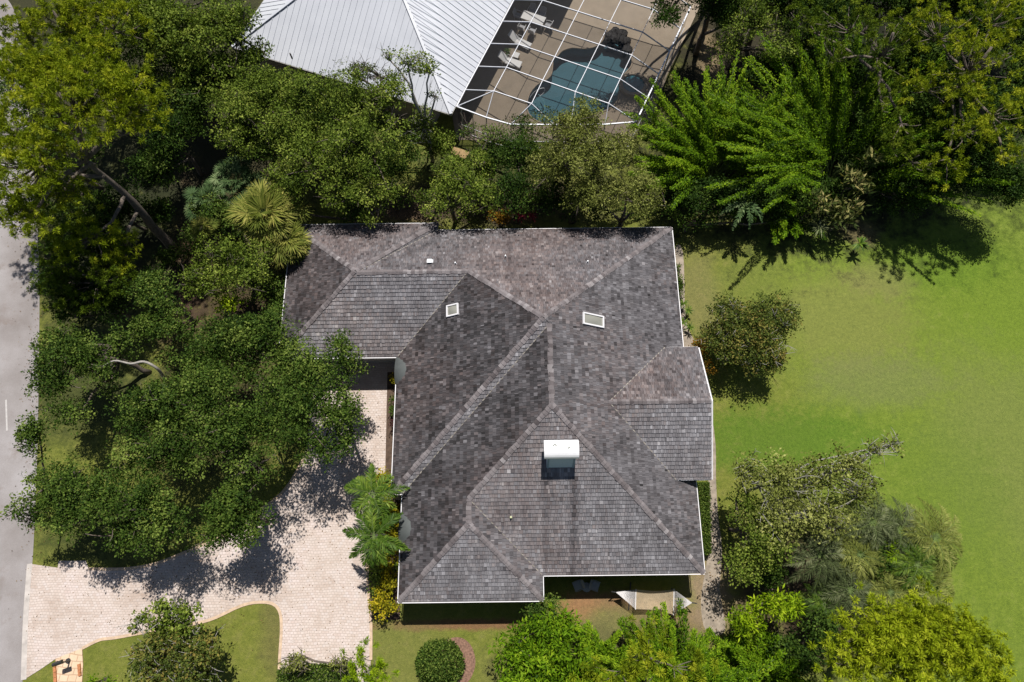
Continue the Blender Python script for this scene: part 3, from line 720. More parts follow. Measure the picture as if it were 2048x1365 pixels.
def window(x, y, w, h, z, face, parent, door=False):
    """face: outward unit (fx,fy)"""
    f = np.array([*face, 0.]); s = np.array([-face[1], face[0], 0.]); c = np.array([x, y, z])
    fr = MB(); t = .08
    for sg in (-1, 1):
        fr.bar(c+s*sg*w/2-[0, 0, h/2]+f*.03, c+s*sg*w/2+[0, 0, h/2]+f*.03, t, t)
        fr.bar(c-s*(w/2+.04)+[0, 0, sg*h/2]+f*.034, c+s*(w/2+.04)+[0, 0, sg*h/2]+f*.034, t, t)
    fr.bar(c-[0, 0, h/2]+f*.02, c+[0, 0, h/2]+f*.02, .05, .05)
    a = fr.build('door' if door else 'window', WHITE, parent)
    g = MB(); g.bar(c-s*(w/2-.03)+f*.0, c+s*(w/2-.03)+f*.0, .03, h-.06); g.build('pane', GLASS, a)
for x, w in ((3.6, 2.4), (6.6, 2.4), (9.2, 1.2)): window(x, 2.6-.08, w, 2.1, 1.15, (0, -1), HOUSE, True)
for x in (-4.6, -1.2): window(x, -.8-.08, 1.5, 1.3, 1.5, (0, -1), HOUSE)
for y in (16, 19): window(10.25+.08, y, 1.6, 1.3, 1.5, (1, 0), HOUSE)
for y in (1.5,): window(-6.0-.08, y, 2.2, 1.4, 1.4, (-1, 0), HOUSE)
for y in (7.5, 10.6): window(-6.65-.08, y, 1.8, 1.4, 1.4, (-1, 0), HOUSE)
for x in (-2, 2.5, 7): window(x, 21.47+.08, 1.5, 1.2, 1.5, (0, 1), HOUSE)
for x in (5.0, 10.5): m = MB(); m.box((x, .55, 1.42), (.16, .16, 2.81)); m.build('porch_post', WHITE, HOUSE)
PORCHF = plain('porch_floor', (.17, .105, .075), .8, var=.25, scale=3)
m = MB(); m.prism([(1.1, .15), (10.4, .15), (10.4, 2.5), (1.1, 2.5)], 0, .08); m.build('porch_floor', PORCHF, HOUSE)
# chimney
x0, x1, y0, y1 = 1.82, 3.36, 5.5, 6.70; yt = 5.93
m = MB(); vs = []
for x in (x0, x1): vs += [(x, y0, 5.6), (x, y1, 5.6), (x, y1, 7.82), (x, yt, 7.82), (x, y0, 6.2)]
m.add(vs, [(0, 1, 2, 3, 4), (9, 8, 7, 6, 5)]+[(i, i+5, (i+1) % 5+5, (i+1) % 5) for i in range(5)])
CHM = plain('chimney_sky_tint', (.52, .62, .74), .5, var=.05)  # white body, with the sky's blue light put into its colour
ch = m.build('chimney', CHM, HOUSE)
m = MB()
for xa in (x0+.07, x1-.07): m.bar((xa, y0-.012, 6.2), (xa, yt-.012, 7.8), .10, .02, up=(0, -1, 0))
m.bar((x0+.1, yt-.03, 7.72), (x1-.1, yt-.03, 7.72), .03, .06)
m.build('chimney_trim', plain('chimney_trim', (.24, .33, .42), .5, var=.05), ch)
m = MB(); c0, c1 = 5.80, 6.82; m.prism([(x0-.12, c0+.06), (x1+.12, c0+.06), (x1+.12, c1-.06), (x0-.12, c1-.06)], 7.80, 7.93)
prof = []; K = 12
for k in range(K+1):
    t = math.pi*k/K; prof.append(((c0+c1)/2-(c1-c0)/2*math.cos(t), 7.93+.36*math.sin(t)))
vs = []
for x in (x0-.18, x1+.14): vs += [(x, y, z) for y, z in prof]
n_ = K+1; m.add(vs, [(i, i+1, n_+i+1, n_+i) for i in range(K)]+[tuple(range(n_)), tuple(range(n_, 2*n_))[::-1], (0, n_, 2*n_-1, K)])
m.build('chimney_cap', plain('cap_metal', (.80, .80, .82), .45, var=.05, scale=3), ch)
for bx, by in ((.32, .98), (.40, 1.02), (.46, .97), (1.12, .82), (1.16, .86)):
    m = MB(); m.box((x0+bx, y0+by, 8.29), (.06, .05, .03), rz=bx*9); m.build('dead_leaf', L_DARK, ch)
# skylights
def skylight(corners, zf, label=None):
    c = [np.array((x, y, zf(x, y))) for x, y in corners]; nn = unit(np.cross(c[1]-c[0], c[3]-c[0])); nn = nn if nn[2] > 0 else -nn
    m = MB(); cc = sum(c)/4
    for i in range(4):
        a, b = c[i]+nn*.07, c[(i+1) % 4]+nn*.07; d = unit(b-a)*.04; m.bar(a-d, b-d*.9, .085, .17, up=nn)
    fr = m.build('skylight', WHITE, HOUSE)
    m = MB(); g = 7; vs = []
    for j in range(g):
        for i in range(g):
            s, t = i/(g-1), j/(g-1); p = (c[0]*(1-s)+c[1]*s)*(1-t)+(c[3]*(1-s)+c[2]*s)*t; vs.append(cc+(p-cc)*.96+nn*(.08+.10*math.sin(math.pi*s)*math.sin(math.pi*t)))
    m.add(vs, [(j*g+i, j*g+i+1, (j+1)*g+i+1, (j+1)*g+i) for j in range(g-1) for i in range(g-1)])
    mt, n, b = newmat('skylight_dome'); b.inputs['Base Color'].default_value = (.27, .27, .235, 1); b.inputs['Roughness'].default_value = .22; b.inputs['Specular IOR Level'].default_value = .6
    m.build('dome', mt, fr, True)
skylight([(-3.94, 15.76), (-3.26, 15.76), (-3.22, 15.08), (-3.92, 15.08)], zW)
skylight([(4.15, 14.45), (5.39, 14.45), (5.36, 13.78), (4.12, 13.78)], zE)
PIPE = plain('vent_metal', (.55, .58, .62), .4, var=.1)
for i, (x, y) in enumerate(((-5.11, 18.67), (-3.49, 18.49), (-.35, 19.13), (4.8, 18.48))):
    z = zN(x, y); m = MB()
    if i == 0: m.box((x, y, z+.16), (.24, .2, .2)); m.box((x, y, z+.28), (.3, .26, .03)); m.box((x, y, z+.03), (.4, .4, .03))
    else: m.tube([(x, y, z), (x, y, z+.28)], .045, 8); m.tube([(x, y, z), (x, y, z+.06)], [.1, .055], 8)
    m.build('vent_box' if i == 0 else 'vent_pipe', PIPE, HOUSE)
x, y = P(1022, 1036, 4.6)[:2]; m = MB(); m.tube([(x, y, zS(x, y)), (x, y, zS(x, y)+.14)], [.1, .06], 8); m.tube([(x, y, zS(x, y)+.14), (x, y, zS(x, y)+.26)], .06, 8); m.build('vent_pipe', plain('vent_yellow', (.5, .52, .30), .5), HOUSE)
# barrel eyebrow dormers on the west eave
EYE = plain('eyebrow_metal', (.085, .095, .095), .75, var=.12, scale=2)
def eyebrow(xe, yc, zf, hw=.88, rise=.40):
    K = 14; vs = []; fs = []; m = MB()
    for k in range(K+1):
        t = -1+2*k/K; y = yc+hw*t; z = 2.99+rise*(1-t*t); xi = xe+(z-3)/.6+.10; z += .04
        vs += [(xe-.12, y, z), (xi, y, z+.0), (xe-.12, y, z-.12)]
    for k in range(K): a = 3*k; fs += [(a, a+1, a+4, a+3), (a, a+3, a+5, a+2)]
    m.add(vs, fs); d = m.build('eyebrow_dormer', EYE, HOUSE, True)
    m = MB(); m.tube([vs[3*k+1] for k in range(K+1)], .035, 5); m.build('trim', FL, d)
    m = MB(); pts = [(xe+.05, yc+hw*(-1+2*k/K), 2.98+rise*(1-(-1+2*k/K)**2)) for k in range(K+1)]
    m.add(pts+[(xe+.05, yc+hw, 2.8), (xe+.05, yc-hw, 2.8)], [tuple(range(K+3))]); m.build('pane', GLASS, d)
eyebrow(-7.25, 12.25, zW); eyebrow(-6.6, 2.6, zW2)

# ------------------------------------------------------------------ neighbour's metal roof house
ROOFM = None
def metal_roof():
    m, n, b = newmat('metal_roof'); g = pos(n)
    col = ramp(n, noise(n, .5, 5, .6, g), [(.3, (.50, .52, .57)), (.7, (.57, .59, .64))])
    n.links.new(col, b.inputs['Base Color']); b.inputs['Roughness'].default_value = .42; b.inputs['Metallic'].default_value = 0; return m
ROOFM = metal_roof()
NC = P(902, 229, 3.0); u_ = np.array([.402, .916, 0]); w_ = unit(np.array([-.935, .352, 0]))
NK = NC+w_*17.6; v_w = np.array([.916, -.402, 0])
NBR = empty('metal_roof_house', NC*[1, 1, 0], 'neighbouring house with pale standing seam metal hip roof at the top edge', 'house')
LN = 24.; d1 = 8.9; k_ = .50
bis = (u_+w_)/(1+u_@w_); Rg1 = NC+bis*d1+np.array([0, 0, k_*d1])
NC2 = NC+u_*LN; NK2 = NK+u_*LN; bis2 = (-u_+w_)/(1-u_@w_); Rg2 = NC2+bis2*d1+np.array([0, 0, k_*d1])
m = MB(); faces = [(NK, NC, Rg1), (NC, NC2, Rg2, Rg1), (NC2, NK2, Rg2), (NK2, NK, Rg1, Rg2)]
for f in faces: m.add(f, [tuple(range(len(f)))])
for f in faces:
    o, e = f[0], f[1]; u = unit(e-o); nn = unit(np.cross(u, f[2]-o)); nn = nn if nn[2] > 0 else -nn; v = np.cross(nn, u); v = v if v[2] > 0 else -v
    p2 = [np.array(((p-o)@u, (p-o)@v)) for p in f]; L = np.linalg.norm(e-o); x = .25
    while x < L:
        ys = []
        for i in range(len(p2)):
            a, b = p2[i], p2[(i+1) % len(p2)]
            if (a[0]-x)*(b[0]-x) < 0: ys.append(a[1]+(b[1]-a[1])*(x-a[0])/(b[0]-a[0]))
        if len(ys) == 2 and abs(ys[0]-ys[1]) > .2: m.bar(o+u*x+v*(min(ys)-.02)+nn*.02, o+u*x+v*(max(ys)-.05)+nn*.015, .03, .045, up=nn)
        x += .46
m.build('roof', ROOFM, NBR)
m = MB(); 
for a, b in ((NC, Rg1), (NK, Rg1), (Rg1, Rg2), (NC2, Rg2)): m.bar(a+[0, 0, .07], b+[0, 0, .07], .2, .05)
m.build('hip_cap', ROOFM, NBR)
m = MB()
for a, b in ((NK, NC), (NC, NC2), (NC2, NK2), (NK2, NK)): m.bar(a-[0, 0, .1], b-[0, 0, .1], .1, .16)
m.build('gutter', plain('gutter', (.30, .29, .27), .5), NBR)
poly = [tuple(p[:2]) for p in (NC, NC2, NK2, NK)]
polyw = [tuple(p[:2]) for p in (NC-v_w*1.5, NC2-v_w*1.5, NK2, NK)]
walls(polyw, 2.85, .5, NBR, plain('neighbour_wall', (.33, .30, .27), .8), 'wall')
p0 = P(582, 112, 3.9); m = MB(); m.tube([p0-[0, 0, .3], p0+[0, 0, .25]], .06, 8); m.build('vent_pipe', plain('dark_pipe', (.05, .05, .05), .5), NBR)
# wing of the same roof reaching over the dining end of the deck, just beyond the frame
E1 = NC+u_*13.95+v_w*3.06; E2 = NC+u_*24+v_w*3.06; m = MB()
E3 = E2-v_w*7+[0, 0, 3.5]; E4 = E1-v_w*7+[0, 0, 3.5]+u_*3.5; E5 = E1-v_w*3.4-u_*.0
for f in ((E1, E2, E3, E4), (E5, E1, E4)): m.add(list(f)+[p-[0, 0, .12] for p in f], [tuple(range(len(f))), tuple(range(len(f), 2*len(f)))[::-1]])
m.build('wing_roof', ROOFM, NBR)
# ------------------------------------------------------------------ pool deck, pool, spa, cage
c_ = lambda x, y: (900+x/4.096, y/4.096)
DECKM = plain('pool_deck', (.285, .23, .17), .85, var=.10, scale=1.2, bumps=.2)
v_ = np.array([.916, -.402, 0]); D0 = P(*c_(20, 900), 0)
deck = [P(913, 280), P(1240, 290), P(1300, 250), P(1335, 150), P(1420, -30), P(1300, -90), P(1050, -90), P(905, 235)]
CT = 4.0
POOLP = [(845, 490), (838, 560), (825, 620), (780, 662), (715, 695), (655, 765), (630, 850), (640, 930), (700, 990), (790, 1020), (900, 1000), (1010, 965), (1110, 942), (1190, 935), (1290, 905), (1365, 840), (1390, 740), (1398, 650), (1440, 600), (1485, 545), (1490, 480), (1455, 400), (1450, 320), (1400, 262), (1330, 250), (1275, 285), (1245, 340), (1190, 385), (1100, 402), (1000, 395), (920, 420), (880, 462)]
pool_w = [p[:2] for p in spline([P(*c_(*q), 0) for q in POOLP], True, 3)]
# deck with a pool-shaped hole: tessellate
from mathutils.geometry import tessellate_polygon
def holed(name, outer, holes, z, mat, kind='structure'):
    loops = [outer]+holes; t = tessellate_polygon([[Vector((*p[:2], 0)) for p in l] for l in loops]); V_ = [(*p[:2], z) for l in loops for p in l]
    m = MB(); fs = []
    for a, b, c in t:
        A_, B_, C_ = [np.array(V_[i][:2]) for i in (a, b, c)]
        fs.append((a, b, c) if (B_-A_)[0]*(C_-A_)[1]-(B_-A_)[1]*(C_-A_)[0] > 0 else (c, b, a))
    m.add(V_, fs); return tag(m.build(name, mat), kind=kind)
spa_c = P(*c_(1500, 690), .3)[:2]; spa_r = .92
spa_poly = [spa_c+spa_r*np.array([math.cos(a), math.sin(a)]) for a in np.linspace(0, 2*math.pi, 24, endpoint=False)]
holed('pool_deck', [p[:2] for p in deck], [pool_w], .03, DECKM)
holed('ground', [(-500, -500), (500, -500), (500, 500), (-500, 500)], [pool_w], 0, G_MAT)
ROCK = plain('dark_rock', (.045, .042, .04), .9, var=.5, scale=4, bumps=1.)
POOL = empty('swimming_pool', (*np.mean(pool_w, 0), 0), 'kidney shaped blue green swimming pool inside the screened cage', 'pool')
def water_mat(name, c1, c2):
    m, n, b = newmat(name); g = pos(n)
    n.links.new(ramp(n, noise(n, .6, 4, .6, g), [(.3, c1), (.7, c2)]), b.inputs['Base Color']); b.inputs['Roughness'].default_value = .06
    bump(n, b, noise(n, 5, 3, .5, g), .12, .02); return m
BAS = plain('pool_plaster', (.075, .145, .18), .8, var=.12, scale=.9); k = len(pool_w)
m = MB(); t_ = tessellate_polygon([[Vector((*p, 0)) for p in pool_w]]); m.add([(*p, -.95) for p in pool_w], [tuple(q) for q in t_])
m.add([(*p, .02) for p in pool_w]+[(*p, -.95) for p in pool_w], [(i, (i+1) % k, k+(i+1) % k, k+i) for i in range(k)]); m.build('basin', BAS, POOL)
def clear_water():
    mt, n, b = newmat('clear_water'); b.inputs['Base Color'].default_value = (.02, .08, .09, 1); b.inputs['Roughness'].default_value = .05; g = pos(n)
    bump(n, b, noise(n, 4, 3, .5, g), .15, .02); t = N(n, 'ShaderNodeBsdfTransparent'); t.inputs[0].default_value = (.78, .93, .95, 1)
    f = N(n, 'ShaderNodeFresnel'); f.inputs[0].default_value = 1.33; mx = N(n, 'ShaderNodeMixShader')
    gl = N(n, 'ShaderNodeBsdfGlossy'); gl.inputs['Roughness'].default_value = .06
    n.links.new(f.outputs[0], mx.inputs[0]); n.links.new(t.outputs[0], mx.inputs[1]); n.links.new(gl.outputs[0], mx.inputs[2]); n.links.new(mx.outputs[0], n.nodes['Material Output'].inputs[0]); return mt
m = MB(); m.add([(*p, -.10) for p in pool_w], [tuple(q) for q in t_]); m.build('water', clear_water(), POOL)
COP = plain('coping', (.33, .26, .19), .8, var=.15)
m = MB(); k = len(pool_w); m.tube([(*p, .035) for p in pool_w]+[(*pool_w[0], .035)], .07, 5); m.build('coping', COP, POOL, True)
STEP = plain('pool_step', (.20, .33, .36), .6, var=.1)
m = MB()
for rr in (66, 100, 135):
    pts = [P(*c_(640+rr*math.cos(a)*1.0, 880+rr*math.sin(a)), -.2-.002*rr) for a in np.linspace(-.9, .9, 12)]
    m.tube(pts, .035, 4)
m.build('step_edge', STEP, POOL)
m = MB(); hp = spline([P(*c_(655, 800), .03), P(*c_(690, 755), .5), P(*c_(735, 730), .9), P(*c_(772, 725), .75), P(*c_(770, 760), .3), P(*c_(735, 790), .03)], False, 4); m.tube(hp, .03, 6); m.build('handrail', plain('rail_white', (.7, .72, .74), .3), POOL)
SPA = empty('spa', (*spa_c, 0), 'small round raised spa beside the swimming pool', 'spa')
def ringm(c, r0, r1, z0, z1, n=28):
    m = MB(); vs = []
    for a in np.linspace(0, 2*math.pi, n, endpoint=False):
        o = np.array([math.cos(a), math.sin(a)]); vs += [(*(c+o*r0), z1), (*(c+o*r1), z1), (*(c+o*r1), z0), (*(c+o*r0), z0)]
    fs = []
    for i in range(n):
        a = 4*i; b = 4*((i+1) % n); fs += [(a, a+1, b+1, b), (a+1, a+2, b+2, b+1), (a, b, b+3, a+3)]
    return m.add(vs, fs)
ringm(spa_c, .85, 1.1, 0, .4).build('wall', COP, SPA)
m = MB(); m.add([(*(spa_c+.86*np.array([math.cos(a), math.sin(a)])), .28) for a in np.linspace(0, 2*math.pi, 28, endpoint=False)], [tuple(range(28))]); m.build('water', water_mat('spa_water', (.03, .15, .20), (.05, .20, .25)), SPA)
# rock waterfall at the pool's far end
r = np.random.default_rng(5); RK = empty('rock_waterfall', (*P(*c_(1350, 290), 0)[:2], 0), 'dark boulders of the waterfall at the far end of the pool', 'rocks')
for i in range(7):
    cx, cy = [(1300, 300), (1350, 265), (1410, 280), (1440, 340), (1455, 400), (1390, 320), (1340, 310)][i]; c = P(*c_(cx, cy), .2); import bmesh
    bm = bmesh.new(); bmesh.ops.create_icosphere(bm, subdivisions=2, radius=.42)
    for v in bm.verts: v.co *= 1+r.uniform(-.22, .22); v.co.z *= .7
    me = bpy.data.meshes.new('boulder'); bm.to_mesh(me); bm.free(); link('boulder', me, ROCK, RK, tuple(c-np.array(RK.location)))
# screen cage
ALUM = plain('white_aluminium', (.62, .64, .70), .4, var=.04)
CAGE = empty('pool_cage', (*P(1100, 150)[:2], 0), 'white framed screened pool enclosure attached to the metal roof house', 'enclosure')
rowsL = [c_(525, 0), c_(430, 185), c_(330, 370), c_(222, 558), c_(125, 738), c_(55, 875)]
LW = [P(*q, 2.95) for q in rowsL]; st = (LW[4]-LW[0])/4; LW = [LW[0]-st*2, LW[0]-st]+[LW[0]+st*i for i in range(5)]+[LW[-1]]
rT = [P(*c_(*q), CT) for q in ((757, 5), (664, 185), (562, 372), (458, 565), (358, 748))]; s2 = (rT[4]-rT[0])/4
rT = [rT[0]+s2*(i-2) for i in range(7)]
eT = [P(*c_(*q), CT) for q in ((1578, 265), (1490, 455), (1395, 645), (1298, 850))]; s3 = (eT[3]-eT[0])/3; eT = [eT[0]+s3*(i-2) for i in range(6)]  # rows match rT[0..5]
m1 = [rT[i]+(eT[i]-rT[i])*.36 for i in range(6)]; m2 = [rT[i]+(eT[i]-rT[i])*.68 for i in range(6)]
B3 = P(*c_(668, 852), CT); m1.append(B3)
RW = [P(*c_(*q), 3.1) for q in ((1800, 420), (1675, 590), (1585, 775), (1525, 1000))]; s4 = (RW[3]-RW[0])/3; RW = [RW[0]+s4*(i-2) for i in range(6)]
FE = [LW[-1], P(*c_(297, 965), 3.0), P(*c_(500, 1022), 3.0), P(*c_(850, 1024), 3.0), P(*c_(990, 1024), 3.0), P(*c_(1270, 1022), 3.0), RW[-1]]
m = MB(); bw, bh = .048, .09
def rafter(*pts, w=bw, h=bh):
    for a, b in zip(pts[:-1], pts[1:]): m.bar(a, b, w, h)
for i in range(6): rafter(LW[i], rT[i], m1[i], m2[i], eT[i], RW[i])
rafter(LW[6], rT[6], B3, FE[3])
for L in (rT, m1, m2, eT): rafter(*L, w=.04, h=.05)
rafter(*LW, w=.07, h=.1); rafter(*RW, w=.10, h=.12); rafter(*FE, w=.08, h=.10)
rafter(rT[6], LW[7]); rafter(rT[6], FE[1], w=.05); rafter(B3, FE[2], w=.05); rafter(m2[5], FE[4], w=.05); rafter(eT[5], FE[5], w=.05)
m.build('frame', ALUM, CAGE)
m = MB()
for p in FE[1:-1]+RW[1::1]+[FE[2]*.5+FE[3]*.5]: m.bar(p*[1, 1, 0]+[0, 0, .0], p-[0, 0, .06], .07, .07)
for a, b in zip(FE[:-1], FE[1:]):
    for zz in (.12, .95): m.bar(a*[1, 1, 0]+[0, 0, zz], b*[1, 1, 0]+[0, 0, zz], .05, .05)
for a, b in zip(RW[:-1], RW[1:]): m.bar(a*[1, 1, 0]+[0, 0, .95], b*[1, 1, 0]+[0, 0, .95], .05, .05)
p = FE[0]; q = FE[1]; d = unit(q-p)
for t in (.35, 1.25): m.bar((p+d*t)*[1, 1, 0], (p+d*t)*[1, 1, 0]+[0, 0, 2.9], .06, .06)
m.build('post', plain('post_grey', (.52, .52, .54), .5), CAGE)
def screen_mat():
    mt, n, b = newmat('insect_screen'); b.inputs['Base Color'].default_value = (.02, .02, .022, 1); b.inputs['Roughness'].default_value = .9
    t = N(n, 'ShaderNodeBsdfTransparent'); mx = N(n, 'ShaderNodeMixShader'); mx.inputs[0].default_value = .33
    n.links.new(t.outputs[0], mx.inputs[1]); n.links.new(b.outputs[0], mx.inputs[2]); n.links.new(mx.outputs[0], n.nodes['Material Output'].inputs[0]); return mt
m = MB(); q = lambda *p: m.add([np.array(x)-[0, 0, .03] for x in p], [tuple(range(len(p)))])
for i in range(5):
    for X, Y in ((LW, rT), (rT, m1), (m1, m2), (m2, eT), (eT, RW)): q(X[i], X[i+1], Y[i+1], Y[i])
q(LW[5], LW[6], rT[6], rT[5]); q(rT[5], rT[6], B3, m1[5]); q(m1[5], B3, m2[5]); q(m2[5], B3, FE[3], FE[4]); q(LW[6], LW[7], rT[6]); q(rT[6], LW[7], FE[1]); q(rT[6], FE[1], FE[2], B3); q(B3, FE[2], FE[3]); q(m2[5], FE[4], FE[5], eT[5]); q(eT[5], FE[5], RW[5])
for a, b in list(zip(FE[:-1], FE[1:]))+list(zip(RW[:-1], RW[1:])): q(a, b, b*[1, 1, 0]+[0, 0, .06], a*[1, 1, 0]+[0, 0, .06])
m.build('screen', screen_mat(), CAGE)

# ------------------------------------------------------------------ patio furniture
FW = plain('furniture_white', (.68, .67, .66), .5, var=.05); FS = plain('sling_grey', (.40, .40, .42), .7, var=.08)
def lounger(a, b, label, grp='white sun loungers on the pool deck'):
    """a = head end, b = foot end (ground points)"""
    a = np.array(a, float); b = np.array(b, float); d = unit(b-a); s = np.array([-d[1], d[0], 0]); L = np.linalg.norm(b-a)
    o = empty('sun_lounger', (a+b)/2, label, 'sun lounger', grp); m = MB(); k = a+d*L*.34+[0, 0, .36]
    for sg in (-1, 1): m.bar(a+s*.31*sg+d*.15+[0, 0, .34], b+s*.31*sg+[0, 0, .34], .04, .05); m.bar(k+s*.31*sg, a+s*.31*sg+[0, 0, .86], .04, .04)
    m.bar(b-s*.31+[0, 0, .34], b+s*.31+[0, 0, .34], .04, .04); m.bar(a-s*.31+[0, 0, .86], a+s*.31+[0, 0, .86], .04, .04)
    m.build('frame', FW, o)
    m = MB(); m.bar(k+[0, 0, .02], b+[0, 0, .38], .58, .04); m.build('seat', FW, o)
    m = MB(); m.bar(k+[0, 0, .0], a+[0, 0, .87], .58, .035); m.build('backrest', FW, o)
    for sg in (-1, 1):
        for t in (.2, .9):
            m = MB(); p = a+(b-a)*t+s*.31*sg; m.bar(p, p+[0, 0, .34], .04, .04); m.build('leg', FW, o)
    for sg in (-1, 1):
        m = MB(); m.tube([k+s*.35*sg+[0, 0, -.02], k+s*.35*sg+[0, 0, .24]-d*.05, k+s*.35*sg+[0, 0, .26]+d*.3, k+s*.35*sg+d*.38], .018, 5); m.build('armrest', FW, o)
lounger(P(*c_(405, 500), .1), P(*c_(580, 560), .0), 'white sun lounger with raised back nearest the front of the pool deck')
lounger(P(*c_(490, 330), .1), P(*c_(655, 410), .0), 'white sun lounger with raised back nearer the dining table')
ang = math.atan2(*( (P(*c_(770, 175), .74)-P(*c_(590, 115), .74))[[1, 0]] ))
tc = P(*c_(680, 145), .74); dt = np.array([math.cos(ang), math.sin(ang), 0]); sn = np.array([-dt[1], dt[0], 0])
TB = empty('patio_table', tc*[1, 1, 0], 'long white patio dining table under the cage by the metal roof', 'table')
m = MB(); m.box(tc-[0, 0, .02], (1.95, .82, .04), ang); m.build('tabletop', FW, TB)
for sx in (-1, 1):
    for sy in (-1, 1): m = MB(); p = tc*[1, 1, 0]+dt*.85*sx+sn*.3*sy; m.bar(p+[0, 0, .03], p+[0, 0, .71], .05, .05); m.build('leg', FW, TB)
def chair(c, yaw, label, grp, W_=FW, S_=FS, name='patio_chair'):
    c = np.array([c[0], c[1], 0.]); f = np.array([math.cos(yaw), math.sin(yaw), 0]); s = np.array([-f[1], f[0], 0]); o = empty(name, c, label, 'chair', grp)
    m = MB(); m.box(c+[0, 0, .42], (.48, .5, .04), yaw); m.build('seat', S_, o)
    m = MB(); m.bar(c-f*.24+[0, 0, .44], c-f*.36+[0, 0, .9], .46, .03, up=f); m.build('backrest', S_, o)
    m = MB(); m.tube([c-f*.24+s*.25+[0, 0, .44], c-f*.37+s*.24+[0, 0, .88], c-f*.39+[0, 0, .94], c-f*.37-s*.24+[0, 0, .88], c-f*.24-s*.25+[0, 0, .44]], .018, 5); m.build('back_frame', W_, o)
    for sg in (-1, 1):
        m = MB(); m.tube([c-f*.3+s*sg*.27+[0, 0, .64], c+s*sg*.29+[0, 0, .66], c+f*.24+s*sg*.28+[0, 0, .62]], .02, 5); m.build('armrest', W_, o)
        for k in (-1, 1): m = MB(); m.bar(c+f*.22*k+s*sg*.26, c+f*.22*k+s*sg*.26+[0, 0, .62 if k > 0 else .44], .03, .03); m.build('leg', W_, o)
    return o
g_ = 'white chairs around the patio dining table'
q0 = tc*[1, 1, 0]
chair(q0-sn*1.02-dt*.55, ang+math.pi/2, 'patio chair pulled out on the near side of the white table, left of the other', g_)
chair(q0-sn*1.02+dt*.35, ang+math.pi/2, 'patio chair pulled out on the near side of the white table, right of the other', g_)
chair(q0+dt*1.3, ang+math.pi, 'white patio chair at the right end of the dining table', g_)
chair(q0-dt*1.3, ang, 'white patio chair at the left end of the dining table', g_)
chair(q0+sn*.8-dt*.45, ang-math.pi/2, 'patio chair on the far side of the white table, left of the other', g_)
chair(q0+sn*.8+dt*.45, ang-math.pi/2, 'patio chair on the far side of the white table, right of the other', g_)
sc = P(*c_(540, 450), .42); ST = empty('side_table', sc*[1, 1, 0], 'small square white side table between the two loungers', 'table')
m = MB(); m.box(sc-[0, 0, .02], (.5, .5, .04), ang); m.build('tabletop', FW, ST)
for sx in (-1, 1):
    for sy in (-1, 1): m = MB(); p = sc*[1, 1, 0]+dt*.2*sx+sn*.2*sy; m.bar(p+[0, 0, .03], p+[0, 0, .38], .03, .03); m.build('leg', FW, ST)
pp = P(*c_(468, 425), .3); PO = strap_plant(900+468/4.096, 425/4.096, .55, .5, 'potted plant with dark leaves between the two sun loungers', L_DARK, 77, nl=30, name='potted_plant')
m = MB(); b = np.array(PO.location); m.tube([b+[0, 0, .03], b+[0, 0, .4]], [.16, .22], 12); m.build('pot', plain('pot', (.25, .18, .13), .7), PO)
# porch chairs in the shade
DW = plain('dark_wood', (.10, .085, .075), .6); CU = plain('cushion_grey', (.32, .33, .34), .9)
gp = 'chairs in the shade of the porch'
p = P(1155, 1172, .4); chair(p, math.radians(200), 'grey porch armchair at the left under the roof edge', gp, CU, CU, 'porch_chair')
p = P(1190, 1172, .4); chair(p, math.radians(-20), 'grey porch armchair at the right of the small table', gp, CU, CU, 'porch_chair')
p = P(1173, 1175, .5); o = empty('porch_table', p*[1, 1, 0], 'small dark table between the two porch chairs', 'table'); m = MB(); m.tube([p*[1, 1, 0]+[0, 0, .5], p*[1, 1, 0]+[0, 0, .54]], .28, 14); m.build('tabletop', CU, o); m = MB(); m.tube([p*[1, 1, 0]+[0, 0, .08], p*[1, 1, 0]+[0, 0, .5]], .04, 8); m.build('leg', DW, o)

# ------------------------------------------------------------------ hammock
hz = .95
HL = P(1232, 1185, 1.15); HR = P(1384, 1206, 1.15); b00 = P(1271, 1218, .85); b01 = P(1272, 1180, .85); b10 = P(1347, 1229, .85); b11 = P(1348, 1180, .85)
HM = empty('hammock', (HL+HR)/2*[1, 1, 0], 'cream rope hammock with white fan cords on a black steel stand beside the porch', 'hammock')
ROPE = plain('rope_cream', (.62, .50, .34), .9, var=.1); ROPW = plain('rope_white', (.66, .64, .64), .9, var=.05); BLK = plain('black_steel', (.03, .03, .03), .5)
def bed(s, t):
    a = b00*(1-t)+b01*t; b = b10*(1-t)+b11*t; p = a*(1-s)+b*s; sag = math.sin(math.pi*s); p = p-np.array([0, 0, .34*sag*(.45+.55*math.sin(math.pi*t))])
    mid = (b00+b01+b10+b11)/4; pinch = 1-.14*sag
    cl = (b00*.5+b01*.5)*(1-s)+(b10*.5+b11*.5)*s; q = p.copy(); q[:2] = cl[:2]+(p[:2]-cl[:2])*pinch; return q
m = MB(); nt_, ns_ = 24, 34
for j in range(nt_+1): m.tube([bed(k/12, j/nt_) for k in range(13)], .016, 3, cap=False)
for i in range(ns_+1):
    m.tube([bed(i/ns_, k/8) for k in range(9)], .011, 3, cap=False)
m.build('rope_bed', ROPE, HM)
for E_, s in ((HL, 0), (HR, 1)):
    m = MB()
    for j in range(nt_+1): m.tube([bed(s, j/nt_), E_], .009, 3, cap=False)
    m.build('fan_cords', ROPW, HM)
for s in (0, 1): m = MB(); m.tube([bed(s, -.04), bed(s, 1.04)], .028, 8); m.build('spreader_bar', ROPW, HM)
m = MB(); dh = unit((HR-HL)*[1, 1, 0]); sh = np.array([-dh[1], dh[0], 0])
